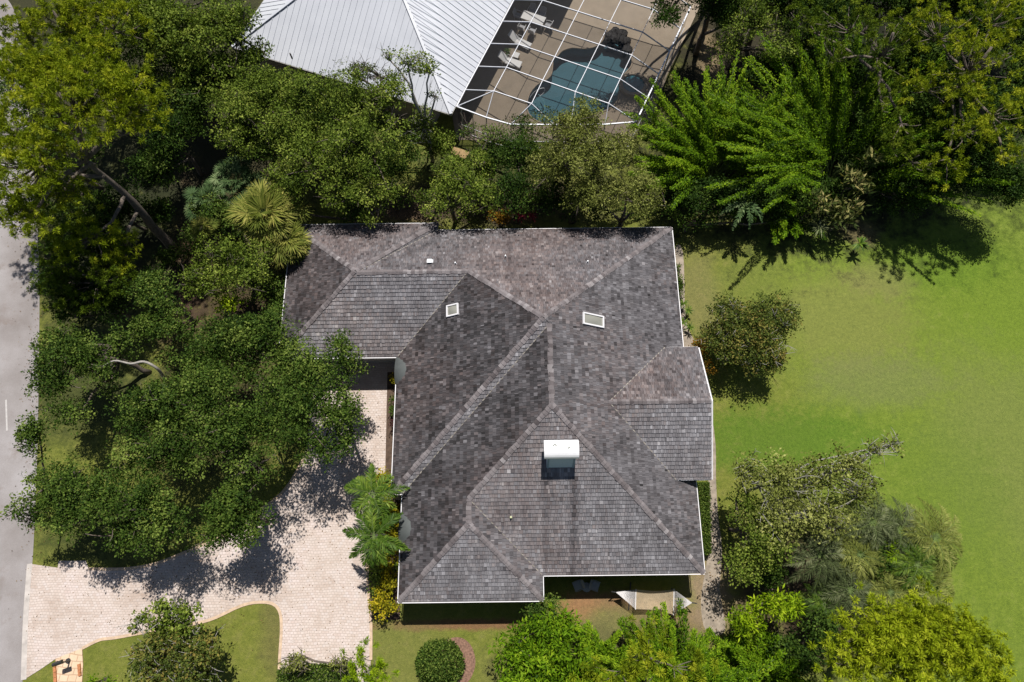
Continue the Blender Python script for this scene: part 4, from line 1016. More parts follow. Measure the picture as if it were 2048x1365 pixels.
for E_, sg in ((HL, 1), (HR, -1)):
    e = E_-dh*sg*.25+[0, 0, .1]; m.tube([E_, e, E_*[1, 1, 0]+dh*sg*.35+[0, 0, .1], E_*[1, 1, 0]+dh*sg*1.0+[0, 0, .05]], .035, 6)
    m.tube([E_*[1, 1, 0]+dh*sg*1.0+sh*.7+[0, 0, .04], E_*[1, 1, 0]+dh*sg*1.0-sh*.9+[0, 0, .04]], .035, 6)
m.tube([HL*[1, 1, 0]+dh*1.0+[0, 0, .05], HR*[1, 1, 0]-dh*1.0+[0, 0, .05]], .035, 6)
m.build('stand', BLK, HM)

# ------------------------------------------------------------------ letter-box pad, boards
TILE = paver_mat('tile_pad', .42, [(0, (.62, .44, .29)), (1, (.66, .50, .35))], (.40, .27, .17), .1)
sheet('tile_pad', [P(*q)[:2] for q in ((112, 1318), (165, 1297), (167, 1330), (163, 1400), (112, 1400))], .06, TILE, thick=.08)
BRK = plain('terracotta_edge', (.42, .17, .07), .8, var=.25, scale=6)
for i, (a, b, lb) in enumerate((((160, 1328), (162, 1352), 'short terracotta brick kerb on the right of the tiled pad by the road'), ((111, 1325), (113, 1365), 'long terracotta brick kerb on the left of the tiled pad by the road'))):
    m = MB(); A_, B_ = P(*a), P(*b); n = 4; 
    for k in range(n): m.bar(A_+(B_-A_)*(k/n)+[0, 0, .1], A_+(B_-A_)*((k+.94)/n)+[0, 0, .1], .16, .12)
    tag(m.build('brick_kerb', BRK), lb, 'kerb')
MBX = empty('mailbox', P(141, 1322)*[1, 1, 0], 'black metal mailbox post on the peach tiled pad by the road', 'mailbox')
b = P(141, 1322)*[1, 1, 0]; m = MB(); m.tube([b+[0, 0, .05], b+[0, 0, 1.15]], .045, 8); m.tube([b+[-.1, 0, .05], b+[-.1, 0, .09]], .16, 8); m.build('post', BLK, MBX)
m = MB(); pr = [(-.11, 1.12), (.11, 1.12), (.11, 1.27), (.07, 1.35), (0, 1.38), (-.07, 1.35), (-.11, 1.27)]
dd = unit(np.array([.9, .3, 0])); ss = np.array([-dd[1], dd[0], 0]); vs = []
for e in (-.26, .26): vs += [b+dd*e+ss*y+[0, 0, z] for y, z in pr]
k = len(pr); m.add(vs, [tuple(range(k)), tuple(range(k, 2*k))[::-1]]+[(i, (i+1) % k, k+(i+1) % k, k+i) for i in range(k)]); m.build('box', BLK, MBX)
m = MB(); m.bar(b+ss*.13+[0, 0, 1.2], b+ss*.13+[0, 0, 1.42], .02, .05); m.build('flag', plain('flag_dark', (.06, .03, .03), .5), MBX)
# plywood board leaning beside the neighbour's house
OSB = plain('plywood', (.46, .31, .15), .8, var=.25, scale=7)
m = MB(); bp = [P(*q, z) for q, z in (((908, 294), .75), ((940, 304), .75), ((930, 318), .45), ((900, 306), .45))]
m.add([p for p in bp]+[p-[0, 0, .04] for p in bp], [(0, 1, 2, 3), (7, 6, 5, 4)]+[(i, (i+1) % 4, 4+(i+1) % 4, 4+i) for i in range(4)])
BX = empty('crate_table', np.mean(bp, 0)*[1, 1, 0], 'pale plywood board on low legs between the trees and the pool cage', 'table'); m.build('board', OSB, BX)
for p in bp:
    m = MB(); p = p+(np.mean(bp, 0)-p)*.12; m.bar(p*[1, 1, 0], p-[0, 0, .05], .06, .06); m.build('leg', DW, BX)

# ------------------------------------------------------------------ vegetation
L_HELI = leafmat('leaf_heliconia', (.020, .035, .008), (.09, .12, .03), (.42, .36, .14))
OG = 'broad leaved trees around the house'
# left side
pine([(-60, 320, 9, 70, 60), (-50, 230, 10, 60, 70), (10, 270, 11, 50, 70), (140, 205, 13.5, 110, 90), (60, 320, 12.5, 75, 85), (250, 195, 12.5, 75, 75), (60, 150, 13, 80, 70), (150, 120, 12.5, 90, 55), (45, 430, 11, 60, 45), (105, 385, 10, 50, 45), (285, 250, 11.5, 40, 30), (165, 480, 7, 70, 45), (240, 500, 5.5, 45, 40)],
     'tall pine with bare dark leaning trunk and wide yellow green crown by the road', L_PINE, 11, (352, 505), tr=.30, lean_top=(150, 290, 10.8), group='pine trees', clusters=1.5)
pine([(120, 40, 10, 110, 60), (225, 45, 9.5, 70, 55), (35, 75, 10, 60, 60)], 'pine filling the top left corner behind the leaning trunk pine', L_PINE, 12, (322, 284), group='pine trees')
pine([(180, 560, 5.5, 75, 60), (110, 530, 6, 50, 45)], 'dark low pine in shade beside the road verge', L_PINED, 13, (215, 560), group='pine trees', tr=.12)
broadleaf([(390, 75, 7, 130, 75), (470, 60, 7, 75, 65), (290, 55, 7, 80, 70), (420, 145, 6, 85, 45), (320, 190, 5, 70, 60), (510, 115, 5.5, 45, 40)], 'bright green tree overlapping the left corner of the metal roof', L_OLIVE, 21, group=OG, twigs=6, leaf=.15)
broadleaf([(250, 150, 6, 60, 70), (330, 330, 3.4, 50, 45)], 'green tree between the tall pine and the bright tree at the top left', L_OAK, 211, group=OG)
broadleaf([(340, 270, 5, 55, 60), (300, 350, 3.0, 50, 40)], 'dark tree beside the leaning pine trunk', L_DARK, 212, group=OG)
broadleaf([(120, 300, 5, 90, 90), (70, 420, 4, 60, 50), (170, 440, 3.5, 60, 50), (60, 180, 5, 70, 80), (180, 120, 6, 90, 80)], 'understorey tree below the pine crowns by the road', L_OAK, 213, group=OG)
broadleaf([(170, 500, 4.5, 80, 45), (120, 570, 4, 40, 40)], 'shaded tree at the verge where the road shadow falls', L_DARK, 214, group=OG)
broadleaf([(400, 200, 4.5, 60, 60), (440, 160, 4.5, 60, 45), (380, 260, 3.5, 40, 50)], 'green sapling thicket between the bright tree and the wide olive trees', L_OAK, 223, group=OG)
broadleaf([(700, 415, 2.6, 70, 28), (610, 425, 2.4, 50, 22), (790, 400, 2.6, 50, 30)], 'shade shrubs along the north eave of the low wing', L_OAK, 224, cat='shrub', name='shrub', group='low shrubs')
broadleaf([(220, -15, 6, 80, 45), (330, -20, 6, 80, 50), (430, -12, 5.5, 60, 35)], 'green tree cut by the top edge left of the metal roof', L_OAK, 225, group=OG)
broadleaf([(250, 420, 3.0, 50, 45), (210, 470, 2.8, 50, 40), (320, 430, 2.2, 36, 45)], 'low dark thicket crossed by the leaning pine trunk', L_DARK, 226, cat='shrub', name='shrub', group='low shrubs', fill=1.2)
broadleaf([(345, 520, 1.2, 22, 30), (385, 470, 1.0, 22, 26)], 'small green shrubs at the foot of the leaning pine', L_OAK, 227, cat='shrub', name='shrub', group='low shrubs', clump=.4)
broadleaf([(880, 300, 2.4, 50, 36), (930, 345, 2.4, 60, 36), (860, 400, 2.0, 50, 26), (950, 420, 1.8, 60, 22)], 'mid green shrub thicket between the pool cage and the north eave', L_OLIVE, 228, cat='shrub', name='shrub', group='low shrubs')
broadleaf([(1090, 330, 3.4, 60, 60), (1220, 420, 2.6, 80, 26), (1080, 400, 2.4, 50, 40)], 'green thicket filling below the khaki trees', L_OAK, 229, cat='shrub', name='shrub', group='low shrubs')
broadleaf([(460, 440, 1.8, 60, 50), (400, 500, 1.4, 36, 36), (560, 580, 2.0, 40, 50)], 'shrubs under the fan palms at the north west roof corner', L_OAK, 230, cat='shrub', name='shrub', group='low shrubs')
broadleaf([(490, 215, 6, 80, 70), (560, 190, 6.5, 80, 55), (470, 290, 5, 55, 50), (580, 265, 6, 85, 60)], 'olive tree left of centre below the eave of the metal roof', L_OLIVE, 22, group=OG, twigs=14)
broadleaf([(620, 240, 5, 120, 70), (700, 290, 4.5, 110, 80), (560, 300, 4, 90, 70), (800, 330, 3.6, 70, 60)], 'dark understorey tree filling beneath the olive crowns', L_OAK, 221, group=OG)
broadleaf([(430, 160, 4.5, 80, 50), (350, 120, 4.5, 80, 70), (300, 30, 6, 90, 50)], 'green tree filling in behind the bright corner tree', L_OAK, 222, group=OG)
broadleaf([(690, 200, 7, 90, 70), (640, 330, 6, 95, 70), (740, 300, 6.5, 85, 80), (590, 370, 5, 55, 55), (720, 385, 5.5, 80, 50), (780, 200, 7, 50, 50)], 'wide olive tree with pale twigs touching the middle of the metal roof', L_OLIVE, 23, group=OG, twigs=22)
broadleaf([(760, 150, 7, 65, 28), (700, 145, 7, 45, 25)], 'grey green sprays of a thin tree over the metal roof edge', L_GREY, 231, group=OG, twigs=10, dens=.5, fill=.7)
broadleaf([(815, 125, 8.5, 42, 24), (858, 140, 8.5, 38, 26), (780, 118, 8.0, 25, 12), (870, 190, 6.5, 22, 14)], 'slender tree with upright forked trunk and sparse crown in front of the metal roof', L_OLIVE, 24, base=(866, 322), group=OG, twigs=5, dens=.6, bark=BARKP, trunk_r=.13, clump=.5)
broadleaf([(845, 250, 3.6, 38, 40), (800, 290, 4, 40, 45)], 'half bare tangled small tree with pale branches below the metal roof corner', L_OLIVE, 241, group=OG, twigs=26, dens=.45, bark=BARKP, trunk_r=.07, clump=.5)
broadleaf([(900, 370, 5, 60, 45), (960, 390, 4.5, 55, 50), (880, 420, 4, 45, 30), (950, 330, 4, 45, 30)], 'green tree against the north eave of the shingled house', L_OLIVE, 25, group=OG, twigs=10)
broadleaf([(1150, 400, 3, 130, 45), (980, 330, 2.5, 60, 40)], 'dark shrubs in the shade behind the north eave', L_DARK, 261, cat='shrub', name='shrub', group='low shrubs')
broadleaf([(1035, 310, 5, 42, 55), (1030, 385, 4.5, 50, 50), (1045, 260, 4.5, 30, 30)], 'dark green narrow tree between the two pale crowns by the pool', L_DARK, 26, group=OG)
broadleaf([(1150, 270, 6.5, 90, 55), (1115, 330, 6, 55, 55), (1200, 330, 6.5, 75, 55), (1240, 290, 6, 45, 40)], 'khaki fine leaved tree directly below the pool cage', L_KHAKI, 27, group=OG, twigs=14, leaf=.105)
broadleaf([(1255, 390, 5.5, 75, 48), (1170, 400, 5, 70, 42), (1290, 410, 5, 40, 35)], 'khaki green tree against the north east roof corner', L_KHAKI, 28, group=OG, twigs=10, leaf=.105)
broadleaf([(985, 272, 3.8, 42, 30), (935, 268, 3, 25, 18)], 'small dark olive bush at the left foot of the pool cage', L_OAK, 29, group=OG, twigs=8, dens=.7)
broadleaf([(1000, 436, 1.3, 40, 15)], 'low orange and green croton shrub behind the house', L_ORANGE, 30, cat='shrub', name='shrub', group='low shrubs', clump=.35, leaf=.13)
strap_plant(1040, 432, 1.3, .7, 'crimson cordyline beside the north eave, left one', L_RED, 31, nl=46, cat='plant', name='cordyline')
strap_plant(1062, 430, 1.3, .7, 'crimson cordyline beside the north eave, right one', L_RED, 32, nl=46, cat='plant', name='cordyline')
strap_plant(968, 325, .9, .8, 'bright lime fern clump left of the pool cage foot', L_LIME, 33, nl=50, cat='plant', name='fern')
# palmettos, fan palms
fan_palm(470, 362, 3.0, 2.6, 'blue green palmetto, upper one of the clump', L_PALMB, 40, nf=34, group='palmettos')
fan_palm(415, 402, 2.6, 2.2, 'blue green palmetto, lower left one of the clump', L_PALMB, 41, nf=26, group='palmettos')
fan_palm(510, 365, 3.0, 1.3, 'blue green palmetto, right one of the clump', L_PALMB, 42, nf=12, group='palmettos')
fan_palm(530, 428, 5.0, 2.9, 'large yellow green fan palm touching the north west roof corner', L_PALMY, 43, nf=60, fan=1.15, segs=30)
fan_palm(578, 480, 4.3, 2.0, 'smaller yellow fan palm overhanging the west roof edge', L_PALMY, 44, nf=32, fan=.9)
fan_palm(405, 460, 3.6, 1.1, 'yellowing fan palm between palmettos and the round grey green tree', L_PALMY, 45, nf=12, fan=.6)
fan_palm(315, 790, 2.8, .9, 'blue grey fan palm showing between the oaks', L_PALMB, 46, nf=12)
broadleaf([(465, 528, 4.2, 88, 70), (420, 560, 4.5, 50, 40), (500, 560, 4.5, 55, 40)], 'round grey green tree west of the low roof wing', L_OLIVE, 50, group=OG, twigs=16)
broadleaf([(320, 590, 5, 60, 50), (330, 650, 4.6, 70, 55), (310, 560, 4.5, 40, 30)], 'mid green tree near the leaning pine trunk foot', L_OAK, 51, group=OG)
broadleaf([(455, 610, 3.2, 45, 25)], 'yellow green shrub under the round grey green tree', L_LIME, 52, cat='shrub', name='shrub', group='low shrubs', clump=.5)
broadleaf([(555, 625, 2.6, 20, 35)], 'narrow green shrub against the west roof edge', L_OAK, 53, cat='shrub', name='shrub', group='low shrubs', clump=.4)
broadleaf([(510, 665, 6, 85, 60), (450, 690, 5.5, 70, 55), (560, 700, 5.5, 50, 50), (420, 740, 5, 70, 55)], 'dark oak covering the south west corner of the low roof wing', L_OAK, 54, group=OG, dens=1.1)
broadleaf([(150, 700, 5.2, 75, 40), (120, 760, 5.5, 50, 60), (190, 720, 5, 60, 40), (150, 830, 4.6, 45, 40), (215, 760, 4.4, 40, 30), (205, 735, 5.6, 36, 26), (240, 690, 4.8, 60, 32), (120, 700, 5.0, 50, 50)], 'oak leaning over the verge with a long pale limb', L_OAK, 55, base=(300, 745), group=OG, twigs=6)
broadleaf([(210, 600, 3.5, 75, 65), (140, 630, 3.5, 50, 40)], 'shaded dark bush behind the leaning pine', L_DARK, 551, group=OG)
pp_ = MB(); r = np.random.default_rng(8); lp = [P(330, 760, 3.4), P(315, 738, 4.9), P(288, 724, 5.5), P(262, 728, 5.6), P(228, 722, 5.9), P(200, 738, 5.6)]
pp_.tube(spline(lp, False, 4), np.linspace(.105, .035, 21), 7); bl = bpy.data.objects[[o.name for o in bpy.data.objects if o.get('label', '').startswith('oak leaning')][0]]; pp_.build('limb', BARKP, bl, True)
broadleaf([(400, 800, 6.5, 95, 75), (310, 830, 6, 80, 70), (370, 900, 6, 95, 70), (470, 850, 6.3, 80, 80), (510, 930, 5.8, 55, 55), (290, 920, 5.6, 70, 50)], 'largest dark oak in the middle of the grove left of the driveway', L_OAK, 56, group=OG, dens=1.1, twigs=8, clump=.85)
broadleaf([(640, 740, 6, 80, 55), (680, 690, 6.6, 40, 35), (610, 830, 6, 70, 70), (670, 830, 6, 60, 60), (640, 905, 5.4, 50, 38), (695, 885, 5.5, 38, 38), (705, 730, 5.6, 35, 32)], 'oak whose crown hangs over the roof and the courtyard driveway', L_OAK, 57, group=OG, dens=1.1)
broadleaf([(490, 745, 5.0, 55, 45), (560, 760, 5.5, 45, 60), (540, 850, 5.2, 45, 60)], 'green oak filling the gap between the two big dark oaks', L_OAK, 571, group=OG)
broadleaf([(250, 1000, 6, 110, 70), (160, 1010, 5.6, 70, 70), (320, 1040, 5.6, 70, 60), (110, 960, 5.2, 60, 55), (250, 1070, 5, 60, 42), (70, 1040, 4.6, 38, 45)], 'wide oak at the driveway mouth with branches over the road', L_OAK, 58, group=OG, dens=1.1, twigs=8)
broadleaf([(30, 1020, 5.0, 34, 22), (70, 870, 4.8, 38, 52)], 'outlying oak limbs reaching over the asphalt', L_OAK, 59, base=(130, 960), group=OG, clump=.5)
broadleaf([(470, 1030, 5.2, 78, 55), (510, 1060, 5.0, 52, 45), (430, 1065, 4.8, 48, 40), (480, 990, 5, 50, 30)], 'compact oak beside the inner curve of the driveway', L_OAK, 60, group=OG, dens=1.15)
# right top
bamboo((1650, 375), 'large bright green bamboo clump with feathery plumes fanning out to the right', L_BRIGHT, 70, 190, 9.2, 10.0, per=400, rx=1.0, leaf=.17, ang=(-28, 200))
bamboo((1420, 365), 'bright green bamboo clump standing against the pool cage', L_BRIGHT, 71, 125, 7.8, 6.6, per=380, ang=(-20, 215))
bamboo((1560, 430), 'low drooping bamboo tufts in front of the two tall clumps', L_BRIGHT, 79, 14, 3.6, 3.4, per=260, ang=(180, 360))
broadleaf([(1420, 400, 2.5, 90, 40), (1540, 400, 2.5, 90, 40), (1340, 400, 2.0, 50, 40)], 'black green shade shrubs at the foot of the bamboo', L_DARK, 790, cat='shrub', name='shrub', group='low shrubs', fill=1.3)
pine([(1960, 120, 9, 110, 90), (1880, 50, 9, 90, 60), (2010, 230, 8.5, 60, 60), (1940, 270, 8, 80, 50), (1850, 170, 8, 60, 45), (2000, 20, 9, 80, 50), (1900, 335, 7.2, 50, 32), (2030, 330, 8, 40, 40)], 'tall pine along the right edge above the fairway', L_PINE, 72, (1780, 335), group='pine trees', ntuft=4.2, clusters=.75)
pine([(1770, 90, 8.5, 90, 80), (1700, 40, 8.5, 70, 50), (1770, 200, 7.5, 55, 45), (1660, 110, 8, 45, 55), (1820, 260, 7, 50, 35), (1620, 40, 7, 50, 50)], 'darker pine behind the large bamboo clump', L_PINED, 73, (1700, 260), group='pine trees', ntuft=4, clusters=.7)
for i, (x, y, a, w) in enumerate(((1430, 0, 80, 'first'), (1545, -20, 90, 'second'), (1660, -10, 95, 'third'), (1780, -15, 95, 'fourth'), (1900, -20, 100, 'fifth'), (2020, -10, 90, 'sixth'))):
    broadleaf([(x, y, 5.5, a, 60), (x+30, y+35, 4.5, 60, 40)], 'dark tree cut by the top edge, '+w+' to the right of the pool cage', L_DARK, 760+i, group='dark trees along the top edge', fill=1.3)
pine([(1830, 320, 6, 60, 32), (1790, 290, 6, 50, 36)], 'lowest pine at the edge of the fairway shade', L_PINED, 74, (1760, 370), group='pine trees', ntuft=4, tr=.14, clusters=.8)
broadleaf([(1500, 40, 5, 75, 55), (1470, 90, 4.5, 45, 40), (1560, 100, 4.6, 55, 45)], 'grey green tree with pale bare limbs at the top between cage and pines', L_OLIVE, 75, group=OG, twigs=18, dens=.9)
broadleaf([(1600, 130, 4, 70, 60), (1640, 40, 5, 70, 60), (1540, 150, 3, 60, 40)], 'shaded undergrowth tree beneath the dark pine', L_DARK, 751, group=OG, fill=1.5)
broadleaf([(1880, 230, 4.5, 110, 80), (1960, 360, 4, 90, 50), (1830, 110, 5, 90, 80), (1980, 60, 5, 90, 90), (2030, 220, 4.5, 60, 90)], 'dark leafy understorey tree below the tall right pine', L_DARK, 752, group=OG, fill=1.5)
broadleaf([(1760, 350, 2.2, 70, 50), (1810, 400, 2.4, 70, 36), (1640, 385, 1.6, 60, 34)], 'black green bush behind the heliconias', L_DARK, 754, group=OG, fill=1.4)
broadleaf([(1740, 260, 2.6, 90, 80), (1690, 140, 4, 60, 60), (1790, 170, 4, 70, 60)], 'dense dark green tree between the bamboo and the tall right pine', L_DARK, 755, group=OG, fill=1.5)
broadleaf([(1930, 300, 5, 110, 80), (2010, 380, 4.0, 60, 40), (1850, 370, 3.5, 70, 36)], 'dark green tree under the right edge pine, above the fairway', L_DARK, 756, group=OG, fill=1.4)
broadleaf([(1380, 440, 1.6, 60, 24), (1460, 430, 1.6, 50, 24), (1550, 440, 1.6, 60, 24)], 'low dark shrubs in shade off the north east roof corner', L_DARK, 757, cat='shrub', name='shrub', group='low shrubs')
broadleaf([(1330, 30, 6.5, 40, 50), (1400, -40, 7.5, 90, 60), (1290, -60, 8, 80, 50)], 'dark tree crossing the top edge beside the pool cage', L_DARK, 758, base=(1440, -40), group=OG)
broadleaf([(2040, 130, 5, 60, 90)], 'dark leafy tree at the right edge below the pine tops', L_OAK, 753, group=OG)
fan_palm(1430, 2, 3.5, 1.3, 'fan palm cut by the top edge right of the cage', L_PALMG, 76, nf=16)
feather_palm(1492, 405, 3.2, 1.9, 'banana like palm with split blue green leaves below the bamboo', L_PALMB, 77, nf=7, wid=.12, leaflet=.38, step=.09, asym=(250, 200, 100, 275, 310, 140, 60))
for i, (x, y, z, rr, r2, lb) in enumerate(((1705, 365, 3.4, 34, 30, 'tall heliconia clump with tan edged leaves at the lawn edge, upper one'), (1690, 425, 2.6, 38, 34, 'heliconia clump with tan edged leaves nearest the open lawn'), (1625, 412, 2.4, 40, 22, 'heliconia clump left of the other two'), (1735, 325, 3.8, 24, 22, 'heliconia tips rising highest by the pine shade'))):
    broadleaf([(x, y, z, rr, r2)], lb, L_HELI, 80+i, name='heliconia', cat='plant', group='heliconia clumps at the lawn edge', leaf=.42, aspect=.24, clump=.5, dens=.9, fill=.7)
strap_plant(1720, 488, 1.1, .75, 'small lone dark plant standing on the lawn below the heliconias', L_PALMG, 88, nl=22, wid=.15, name='lily_plant', cat='plant')
strap_plant(1640, 455, 1.6, 1.0, 'grey drooping dead leaf clump under the heliconias', L_GREY, 89, nl=50, wid=.08, name='dry_plant', cat='plant', up=.5)
# right side of the house
broadleaf([(1505, 650, 2.9, 85, 60), (1500, 705, 2.5, 85, 55), (1445, 690, 2.0, 50, 60), (1550, 640, 2.4, 48, 45), (1450, 630, 2.2, 45, 35), (1540, 720, 2.0, 45, 40)], 'round brownish shrub tree with rusty leaf tips on the front lawn', L_RUST, 90, cat='shrub', name='shrub_tree', clump=.42, leaf=.12, twigs=30, dens=.75, bark=BARKP, trunk_r=.08)
broadleaf([(1395, 700, .9, 22, 28), (1412, 745, .9, 14, 25)], 'orange flowering shrub squeezed against the gable wing', L_ORANGE, 91, cat='shrub', name='shrub', group='low shrubs', clump=.3, leaf=.1)
for i, (x, y) in enumerate(((1366, 607), (1377, 622), (1367, 645), (1381, 655))):
    strap_plant(x, y, .6, .48, ['spiky green plant at the east wall, farthest up', 'spiky green plant at the east wall, second down', 'spiky green plant at the east wall, third down', 'spiky green plant at the east wall, nearest the orange shrub'][i], L_PALMG, 92+i, nl=34, wid=.05, group='spiky plants along the east wall')
broadleaf([(1356, 560, .7, 8, 55)], 'thin green climbing plant along the east roof edge', L_OAK, 97, cat='plant', name='vine', clump=.2, leaf=.09)
# clipped hedge
def clipped(poly, h, label, mat, seed, name='hedge', cat='hedge', leaf=.085, dens=620, dome=False, group=None, rough=.035):
    r = np.random.default_rng(seed); q = [P(*p, h)[:2] for p in poly]; c = np.mean(q, 0); root = empty(name, (*c, 0), label, cat, group)
    lo = np.min(q, 0); hi = np.max(q, 0); n = int((hi-lo)[0]*(hi-lo)[1]*dens*2.2); pts = r.uniform(lo, hi, (n, 2))
    def inside(p):
        w = np.zeros(len(p), bool)
        for i in range(len(q)):
            a, b = q[i], q[(i+1) % len(q)]
            cond = ((a[1] > p[:, 1]) != (b[1] > p[:, 1])) & (p[:, 0] < (b[0]-a[0])*(p[:, 1]-a[1])/(b[1]-a[1]+1e-12)+a[0]); w ^= cond
        return w
    pts = pts[inside(pts)]; rr = np.linalg.norm((pts-c)/((hi-lo)/2), axis=1)
    z = h*(np.sqrt(np.clip(1-rr**2*.92, 0, 1)) if dome else np.ones(len(pts)))+r.normal(0, rough, len(pts))
    z *= np.where(r.random(len(pts)) < .45, r.uniform(.45, 1, len(pts)), 1)
    C = np.c_[pts, z]; S_ = []
    m_ = len(q)
    for i in range(m_):
        a, b = q[i], q[(i+1) % m_]; k = int(np.linalg.norm(b-a)*h*dens*.8); t = r.random(k)[:, None]; p = a*(1-t)+b*t+r.normal(0, rough, (k, 2)); S_.append(np.c_[p if not dome else c+(p-c)*.97, r.uniform(0, h if not dome else h*.35, k)])
    C = np.concatenate([C]+S_); k = len(C); out = np.c_[(C[:, :2]-c)*.25, np.full(k, .7)]
    D = unit(out+r.normal(size=(k, 3))*.7); Ls = leaf*r.uniform(.7, 1.4, k)
    leaves('foliage', C, D, unit(out+r.normal(size=(k, 3))*.5), Ls, Ls*.6, r.random(k)*.8+.1, mat, root)
    m = MB(); m.tube([(*c, 0), (*c, h*.5)], .05, 6); m.build('stem', BARK, root); return root
clipped([(1397, 966), (1419, 966), (1422, 1105), (1404, 1112)], .9, 'narrow clipped hedge between the east wall and the path', L_OAK, 100)
th = np.linspace(0, 2*math.pi, 18, endpoint=False)
clipped([(876+46*math.cos(a)*(1+.06*math.sin(3*a)), 1330+46*math.sin(a)*(1+.07*math.cos(2*a))) for a in th], 1.35, 'round clipped shrub in a mulch ring on the lower lawn', L_OAK, 101, name='clipped_shrub', cat='shrub', dome=True, leaf=.13, rough=.08, dens=420)
clipped([(556, 1343), (605, 1335), (700, 1336), (706, 1420), (556, 1420)], 1.1, 'flat topped hedge at the bottom edge beside the driveway', L_OAK, 102, leaf=.12, rough=.06, dens=380)
broadleaf([(590, 1325, 1.9, 38, 18), (680, 1328, 1.8, 32, 14)], 'wispy shoots rising out of the flat topped hedge', L_KHAKI, 103, cat='shrub', name='shrub', group='low shrubs', clump=.28, dens=.5, leaf=.12, twigs=10)
broadleaf([(1090, 1218, 2.3, 42, 34)], 'small rounded dark bush at the inside corner of the south walls', L_OAK, 104, cat='shrub', name='shrub', clump=.4, leaf=.11)
broadleaf([(1085, 1262, 3.2, 70, 45), (1050, 1310, 3.0, 55, 50), (1110, 1320, 3.2, 75, 50), (1130, 1260, 2.8, 40, 35), (1060, 1370, 3, 70, 40)], 'glossy bright green mango tree in front of the south wall', L_BRIGHT, 105, leaf=.27, aspect=.30, clump=.45, dens=.95, cat='tree', name='mango_tree', droop=.2)
bamboo((1330, 1385), 'low bamboo clump at the bottom edge below the hammock', L_BRIGHT, 106, 110, 4.0, 4.4, per=380, rx=1.3)
bamboo((1510, 1360), 'bamboo clump at the bottom edge right of the path', L_BRIGHT, 107, 80, 3.8, 3.6, per=380)
bamboo((1190, 1360), 'bamboo clump behind the mango tree at the bottom edge', L_BRIGHT, 108, 50, 3.6, 3.0, per=360)
pine([(1300, 1315, 9, 55, 40), (1240, 1350, 8.5, 60, 35), (1360, 1340, 9, 50, 40), (1290, 1390, 9, 90, 40)], 'soft light green pine top rising over the bottom bamboo', L_PINE, 109, (1250, 1320), group='pine trees', needle=.36, tr=.12)
pine([(725, 1318, 4, 18, 16), (750, 1342, 4, 26, 22), (722, 1358, 3.8, 20, 16)], 'tip of a young pine at the bottom edge over the driveway', L_LIME, 110, (742, 1372), group='pine trees', needle=.3, tr=.07, ntuft=3)
broadleaf([(1545, 1215, 3.2, 55, 32), (1490, 1240, 2.8, 40, 28), (1580, 1205, 3.2, 30, 28)], 'lime green bamboo leaved shrub right of the hammock', L_LIME, 111, leaf=.27, aspect=.26, clump=.45, cat='shrub', name='shrub', dens=.8)
broadleaf([(1570, 1290, 1.8, 50, 30), (1540, 1150, 1.4, 50, 30)], 'black green undergrowth between the lime shrub and palms', L_DARK, 112, cat='shrub', name='shrub', group='low shrubs', clump=.45, leaf=.14)
pine([(1790, 1250, 11, 100, 55), (1860, 1290, 11.2, 100, 60), (1740, 1300, 10.5, 65, 40), (1930, 1320, 10.8, 70, 45), (1830, 1350, 10.5, 90, 45), (1700, 1330, 10, 35, 22), (1985, 1350, 10.5, 40, 30)], 'bright yellow green pine at the bottom right corner', L_PINEY, 113, (1660, 1275), group='pine trees', clusters=2.4, needle=.32, ntuft=7, tr=.24, lean_top=(1830, 1320, 10.0))
for i, (x, y, z, R_, n_, L_, lb) in enumerate((
        (1870, 1075, 4.2, 2.5, 24, L_KHAKI, 'olive feather palm highest on the right of the palm group'), (1745, 1045, 4.4, 2.2, 20, L_GREY, 'grey feather palm at the top of the palm group beside the loose tree'),
        (1640, 1110, 4.2, 2.3, 18, L_GREY, 'silvery feather palm at the left of the palm group'), (1720, 1110, 4.0, 2.1, 18, L_KHAKI, 'olive green feather palm between the silvery one and the yellow one'),
        (1860, 1175, 3.8, 2.4, 22, L_KHAKI, 'khaki feather palm above the right part of the yellow green pine'), (1700, 1180, 3.6, 2.2, 18, L_GREY, 'dark grey feather palm at the lower left of the palm group'),
        (1780, 1185, 3.4, 2.0, 18, L_KHAKI, 'olive feather palm just above the yellow green pine'), (1800, 1060, 4.0, 2.1, 18, L_GREY, 'grey feather palm between the top and the highest right one'), (1650, 1210, 3.0, 1.4, 12, L_PALMG, 'low green feather palm beside the lime shrub'), (1835, 1130, 4.1, 1.9, 18, L_PALMG, 'green feather palm at the middle of the palm group'))):
    feather_palm(x, y, z, R_, lb, L_, 120+i, nf=n_, group='feather palms at the right', leaflet=.5, wid=.032, step=.04, droop=.7)
broadleaf([(1750, 1120, 2.2, 120, 80)], 'dark undergrowth below the feather palms', L_DARK, 134, cat='shrub', name='shrub', group='low shrubs')
feather_palm(1805, 1105, 3.8, 1.3, 'yellow young palm in the middle of the palm group', L_LIME, 130, nf=7, group='feather palms at the right')
broadleaf([(1560, 960, 5.6, 75, 60), (1650, 950, 5.6, 80, 50), (1640, 1030, 5.4, 75, 55), (1720, 990, 5.2, 50, 40), (1550, 1040, 5, 60, 50), (1700, 930, 5.4, 60, 40), (1745, 905, 5.4, 40, 26), (1785, 890, 5.4, 30, 20), (1490, 940, 4.6, 45, 40)], 'loose khaki tree with see through crown over the lawn', L_KHAKI, 131, group=OG, dens=.62, twigs=26, leaf=.14, bark=BARKP, trunk_r=.09)
broadleaf([(1500, 1050, 4, 50, 60), (1490, 1130, 3.6, 45, 50), (1530, 1110, 4, 50, 50), (1475, 1000, 3.6, 30, 40)], 'olive tree beside the path south east of the house', L_OLIVE, 132, group=OG)
